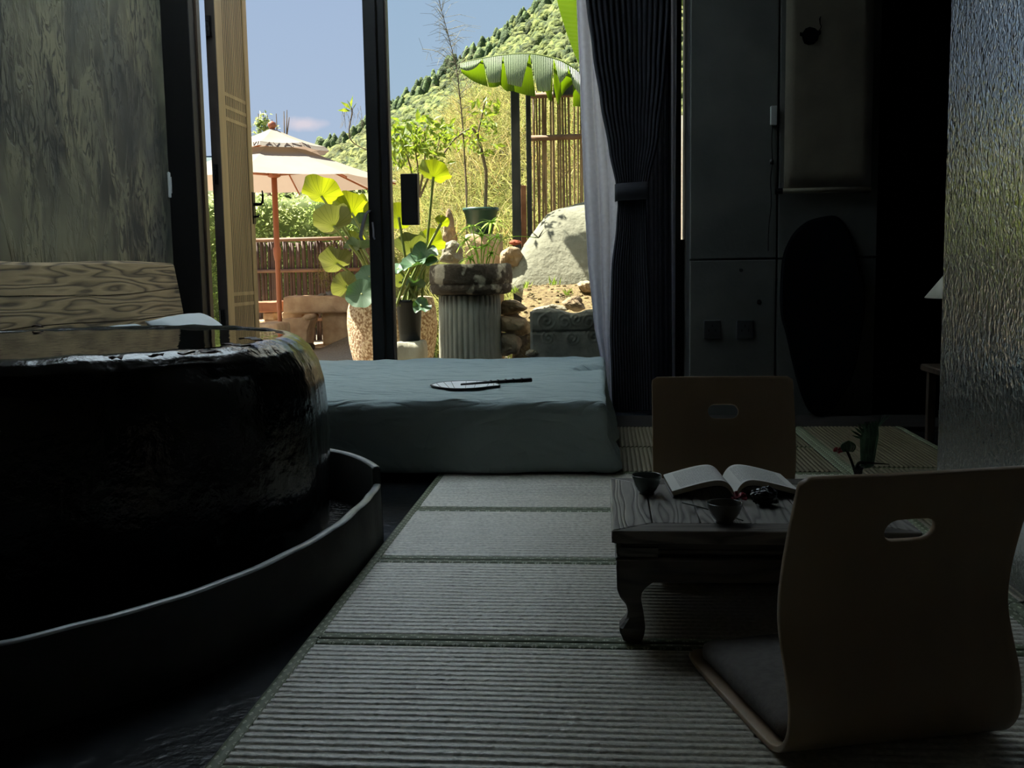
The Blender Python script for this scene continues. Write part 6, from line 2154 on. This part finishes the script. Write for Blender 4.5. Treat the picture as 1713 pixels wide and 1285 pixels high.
# branch by the window post
tw_ = thing('leafy_branch', 'thin curved branch with a tuft of leaves left of the window post', 'branch', tuple(at(640, 262, 10.0)))
tb = tube(catmull([at(a, b, 10.0) for a, b in ((640, 262), (612, 250), (597, 243), (587, 234), (584, 222), (586, 205), (589, 190), (588, 180))], 5), 0.006, 6); ob('stem', tb[0], tb[1], M_bark, tw_, True)
for a, b, d_, s_ in ((588, 182, (0.2, -0.2, 1), 0.13), (588, 184, (-0.9, -0.3, 0.7), 0.13), (587, 186, (-1, -0.2, 0.05), 0.13), (588, 183, (-0.5, 0.2, 1), 0.11), (590, 184, (0.6, -0.3, 0.8), 0.09)):
    add_leaf(tw_, at(a, b, 10.0), d_, s_, 0.6)
M_wisp = mat('dry_wisp', (178, 168, 140), None, rough=0.8, gain=0.5)
random.seed(4)
mb = MB()
for k in range(22):
    p = at(random.uniform(570, 607), random.uniform(175, 200), 10.0); q = p + Vector((random.uniform(-.05, .03), 0.02, -random.uniform(0.05, 0.2)))
    mb.add(tube([p, p.lerp(q, 0.5) + Vector((0.012, 0, 0)), q], 0.0016, 3, False))
mb.build('dry_wisps', M_wisp, tw_)
# tall dry reed
rd = thing('tall_reed', 'tall thin dry reed with feathery wisps rising against the sky', 'reed', tuple(at(781, 420, 10.9)))
rp = [(781, 420), (780, 330), (776, 240), (773, 199), (768, 150), (763, 112), (750, 60), (734, 0), (724, -40)]
Rp = catmull([at(a, b, 10.9) for a, b in rp], 6)
tb = tube(Rp, [0.011 - 0.00018 * i for i in range(len(Rp))], 6); ob('stalk', tb[0], tb[1], M_bark, rd, True)
mb = MB(); random.seed(12)
for k in range(150):
    i = random.randint(18, len(Rp) - 1); p = Rp[i]
    d = Vector((random.gauss(0, 1), random.gauss(0, 0.8), random.uniform(0.0, 1.4))).normalized(); L_ = random.uniform(0.08, 0.34)
    mb.add(tube([p, p + d * L_ * 0.6, p + d * L_ + Vector((0.05 * d.x, 0, -0.06))], [0.0024, 0.002, 0.001], 3, False))
for (a, b, c_, d_) in ((760, 108, 706, 82), (763, 112, 785, 80), (752, 66, 735, 40), (770, 160, 800, 120)):
    p, q = at(a, b, 10.9), at(c_, d_, 10.9)
    mb.add(tube(catmull([p, p.lerp(q, 0.5) + Vector((0, 0, 0.05)), q], 4), 0.003, 4))
    for k in range(12):
        w_ = p.lerp(q, random.random()); e_ = w_ + Vector((random.gauss(0, .08), random.gauss(0, .05), random.gauss(-0.04, .08))); mb.add(tube([w_, e_], 0.0016, 3, False))
mb.build('wisps', M_wisp, rd)

# bare tree far behind the parasol
bt_ = thing('bare_tree', 'far bare twiggy tree rising behind the parasol top', 'tree', tuple(at(450, 300, 26)))
random.seed(9)
mb = MB()
for a, b, c_, d_ in ((450, 260, 432, 190), (452, 260, 440, 188), (450, 262, 447, 192), (455, 262, 462, 190), (468, 262, 475, 186), (470, 262, 484, 196), (476, 262, 480, 184), (450, 262, 455, 200)):
    p, q = at(a, b + 40, 26), at(c_, d_, 26); mb.add(tube(catmull([p, p.lerp(q, 0.5) + Vector((random.gauss(0, .05), 0, 0)), q], 3), [0.03 - 0.0035 * i for i in range(7)], 4))
mb.add(tube([at(452, 460, 26), at(452, 290, 26)], 0.07, 6)); mb.build('twigs', M_bark, bt_)
mb = MB()
for k in range(170):
    p = at(random.gauss(441, 8), random.gauss(212, 9), 26); leaf_quads(mb, p, rdir(), 0.14, 0.07)
tag(mb.build('sparse_leaves', M_hedge, bt_), kind='stuff')

# ---------------------------------------------------------------- banana
def banana_mat(name, c1, c2, tcol, tr):
    m, nt, N, L, b = new_mat(name)
    tc = N.new('ShaderNodeTexCoord'); sp_ = N.new('ShaderNodeSeparateXYZ'); L.new(tc.outputs['UV'], sp_.inputs[0])
    w_ = N.new('ShaderNodeMath'); w_.operation = 'MULTIPLY'; w_.inputs[1].default_value = 2 * PI * 1.0; L.new(sp_.outputs[0], w_.inputs[0])
    s_ = N.new('ShaderNodeMath'); s_.operation = 'SINE'; L.new(w_.outputs[0], s_.inputs[0])
    r = N.new('ShaderNodeMapRange'); r.inputs['From Min'].default_value = -1; L.new(s_.outputs[0], r.inputs[0])
    mx = N.new('ShaderNodeMixRGB'); mx.inputs[1].default_value = tuple(c * 0.95 for c in LIN(*c1)[:3]) + (1,); mx.inputs[2].default_value = tuple(c * 0.95 for c in LIN(*c2)[:3]) + (1,)
    L.new(r.outputs[0], mx.inputs[0]); L.new(mx.outputs[0], b.inputs['Base Color']); b.inputs['Roughness'].default_value = 0.4
    bu = N.new('ShaderNodeBump'); bu.inputs['Distance'].default_value = 0.004; L.new(s_.outputs[0], bu.inputs['Height']); L.new(bu.outputs[0], b.inputs['Normal'])
    t_ = N.new('ShaderNodeBsdfTranslucent'); t_.inputs[0].default_value = tuple(c * 0.33 for c in LIN(*tcol)[:3]) + (1,)
    ms = N.new('ShaderNodeMixShader'); ms.inputs[0].default_value = tr
    L.new(b.outputs[0], ms.inputs[1]); L.new(t_.outputs[0], ms.inputs[2]); L.new(ms.outputs[0], N['Material Output'].inputs[0])
    return m
M_ban = banana_mat('banana_leaf_top', (112, 134, 86), (172, 184, 142), (120, 160, 40), 0.25)
M_ban2 = banana_mat('banana_leaf_backlit', (104, 136, 50), (124, 156, 60), (168, 208, 20), 0.6)
YN = 9.25
bn = thing('banana_plant', 'banana plant with torn drooping leaf hanging over the bamboo screen', 'banana plant', (at(1035, 450, 10.3).x, 10.3, GZ))
tb = tube([Vector((at(1035, 450, 10.3).x, 10.3, GZ)), at(1032, 300, 10.3), at(1025, 200, 10.0), at(1015, 150, 9.4)], [0.09, 0.08, 0.06, 0.04], 12); ob('pseudostem', tb[0], tb[1], M_lst, bn, True)
mr = [(768.7, 107.5), (785, 102), (806, 98), (841, 92.6), (886, 90.5), (925, 98), (950, 109), (966, 121), (990, 140), (1012, 165)]
MR = catmull([at(a, b, YN + 0.02 * i) for i, (a, b) in enumerate(mr)], 6)
tb = tube(MR, [0.004 + 0.0003 * i for i in range(len(MR))], 7); ob('midrib', tb[0], tb[1], M_lst, bn, True)
def nq(cx, cy, Y): return at(740 + cx * 0.1401, 80 + cy * 0.1401, Y)
def bstrip(top, bot, m, side, bulge=0.10):
    """strip of torn blade: top edge and bottom edge as crop points, bowed to one side of the midrib"""
    V, Fs, U = [], [], []
    n, k = 10, 8
    T = catmull([Vector((a, b, 0)) for a, b in top], 6); B = catmull([Vector((a, b, 0)) for a, b in bot], 6)
    def smp(C, u):
        x = u * (len(C) - 1); i = min(int(x), len(C) - 2); return C[i].lerp(C[i + 1], x - i)
    for i in range(n + 1):
        for j in range(k + 1):
            u, t = i / n, j / k
            q = smp(T, u).lerp(smp(B, u), t)
            V.append(nq(q.x, q.y, YN + 0.12 * u * 0 + side * bulge * math.sin(t * PI * 0.62) + 0.012 * math.sin(u * PI) * side)); U.append((q.x / 20, t))
    for i in range(n):
        for j in range(k):
            a = i * (k + 1) + j; Fs.append((a, a + 1, a + k + 2, a + k + 1))
    return ob('leaf_strip', V, Fs, m, bn, True, uv=U)
bstrip([(205, 192), (330, 158), (470, 132)], [(215, 250), (300, 275), (400, 235), (470, 150)], M_ban, -1, 0.06)
bstrip([(478, 132), (600, 108), (722, 92)], [(550, 415), (620, 418), (690, 405)], M_ban, -1)
bstrip([(722, 92), (880, 78), (1040, 76)], [(780, 430), (860, 452), (945, 470)], M_ban, -1)
bstrip([(1050, 76), (1190, 98), (1325, 132)], [(1135, 515), (1210, 525), (1290, 505)], M_ban, -1)
bstrip([(1332, 134), (1420, 165), (1500, 208)], [(1400, 420), (1430, 400), (1500, 310)], M_ban, -1)
bstrip([(1500, 208), (1600, 270), (1720, 380)], [(1560, 440), (1640, 560), (1760, 660)], M_ban, -1)
bstrip([(205, 196), (340, 160), (480, 134)], [(230, 300), (380, 405), (545, 465)], M_ban2, 1)
bstrip([(480, 134), (600, 110), (720, 94)], [(555, 470), (640, 470), (700, 440)], M_ban2, 1)
bstrip([(720, 94), (800, 86), (880, 80)], [(690, 440), (760, 515), (850, 515)], M_ban2, 1)
bstrip([(880, 80), (960, 78), (1045, 78)], [(850, 520), (980, 560), (1115, 585)], M_ban2, 1)
bstrip([(1050, 80), (1180, 100), (1320, 134)], [(1230, 515), (1270, 620), (1310, 640)], M_ban2, 1)
bstrip([(1325, 134), (1380, 150), (1430, 172)], [(1330, 468), (1380, 680), (1410, 600)], M_ban2, 1)
bstrip([(1430, 172), (1480, 195), (1560, 245)], [(1410, 600), (1480, 500), (1560, 430)], M_ban2, 1)
bstrip([(1560, 245), (1640, 310), (1720, 380)], [(1560, 700), (1620, 700), (1720, 720)], M_ban2, 1)
# upright leaf whose edge shows beside the sheer curtain
V, Fs, U = [], [], []
le = [(926, -60), (932, 0), (943, 40), (954, 72), (963, 95), (978, 125), (1000, 160)]
ri = [(985, -70), (1000, 0), (1006, 40), (1010, 72), (1012, 95), (1013, 130), (1014, 165)]
LE = catmull([at(a, b, 9.15) for a, b in le], 5); RI = catmull([at(a, b, 9.35) for a, b in ri], 5)
for i, (p, q) in enumerate(zip(LE, RI)):
    for j in range(9):
        t = j / 8; c_ = p.lerp(q, t); c_.y += 0.06 * math.sin(PI * t); V.append(c_); U.append((i * 0.9, t))
for i in range(len(LE) - 1):
    for j in range(8):
        a = i * 9 + j; Fs.append((a, a + 1, a + 10, a + 9))
ob('upright_leaf', V, Fs, M_ban2, bn, True, uv=U)
tb = tube(RI, 0.012, 7); ob('midrib', tb[0], tb[1], M_lst, bn, True)
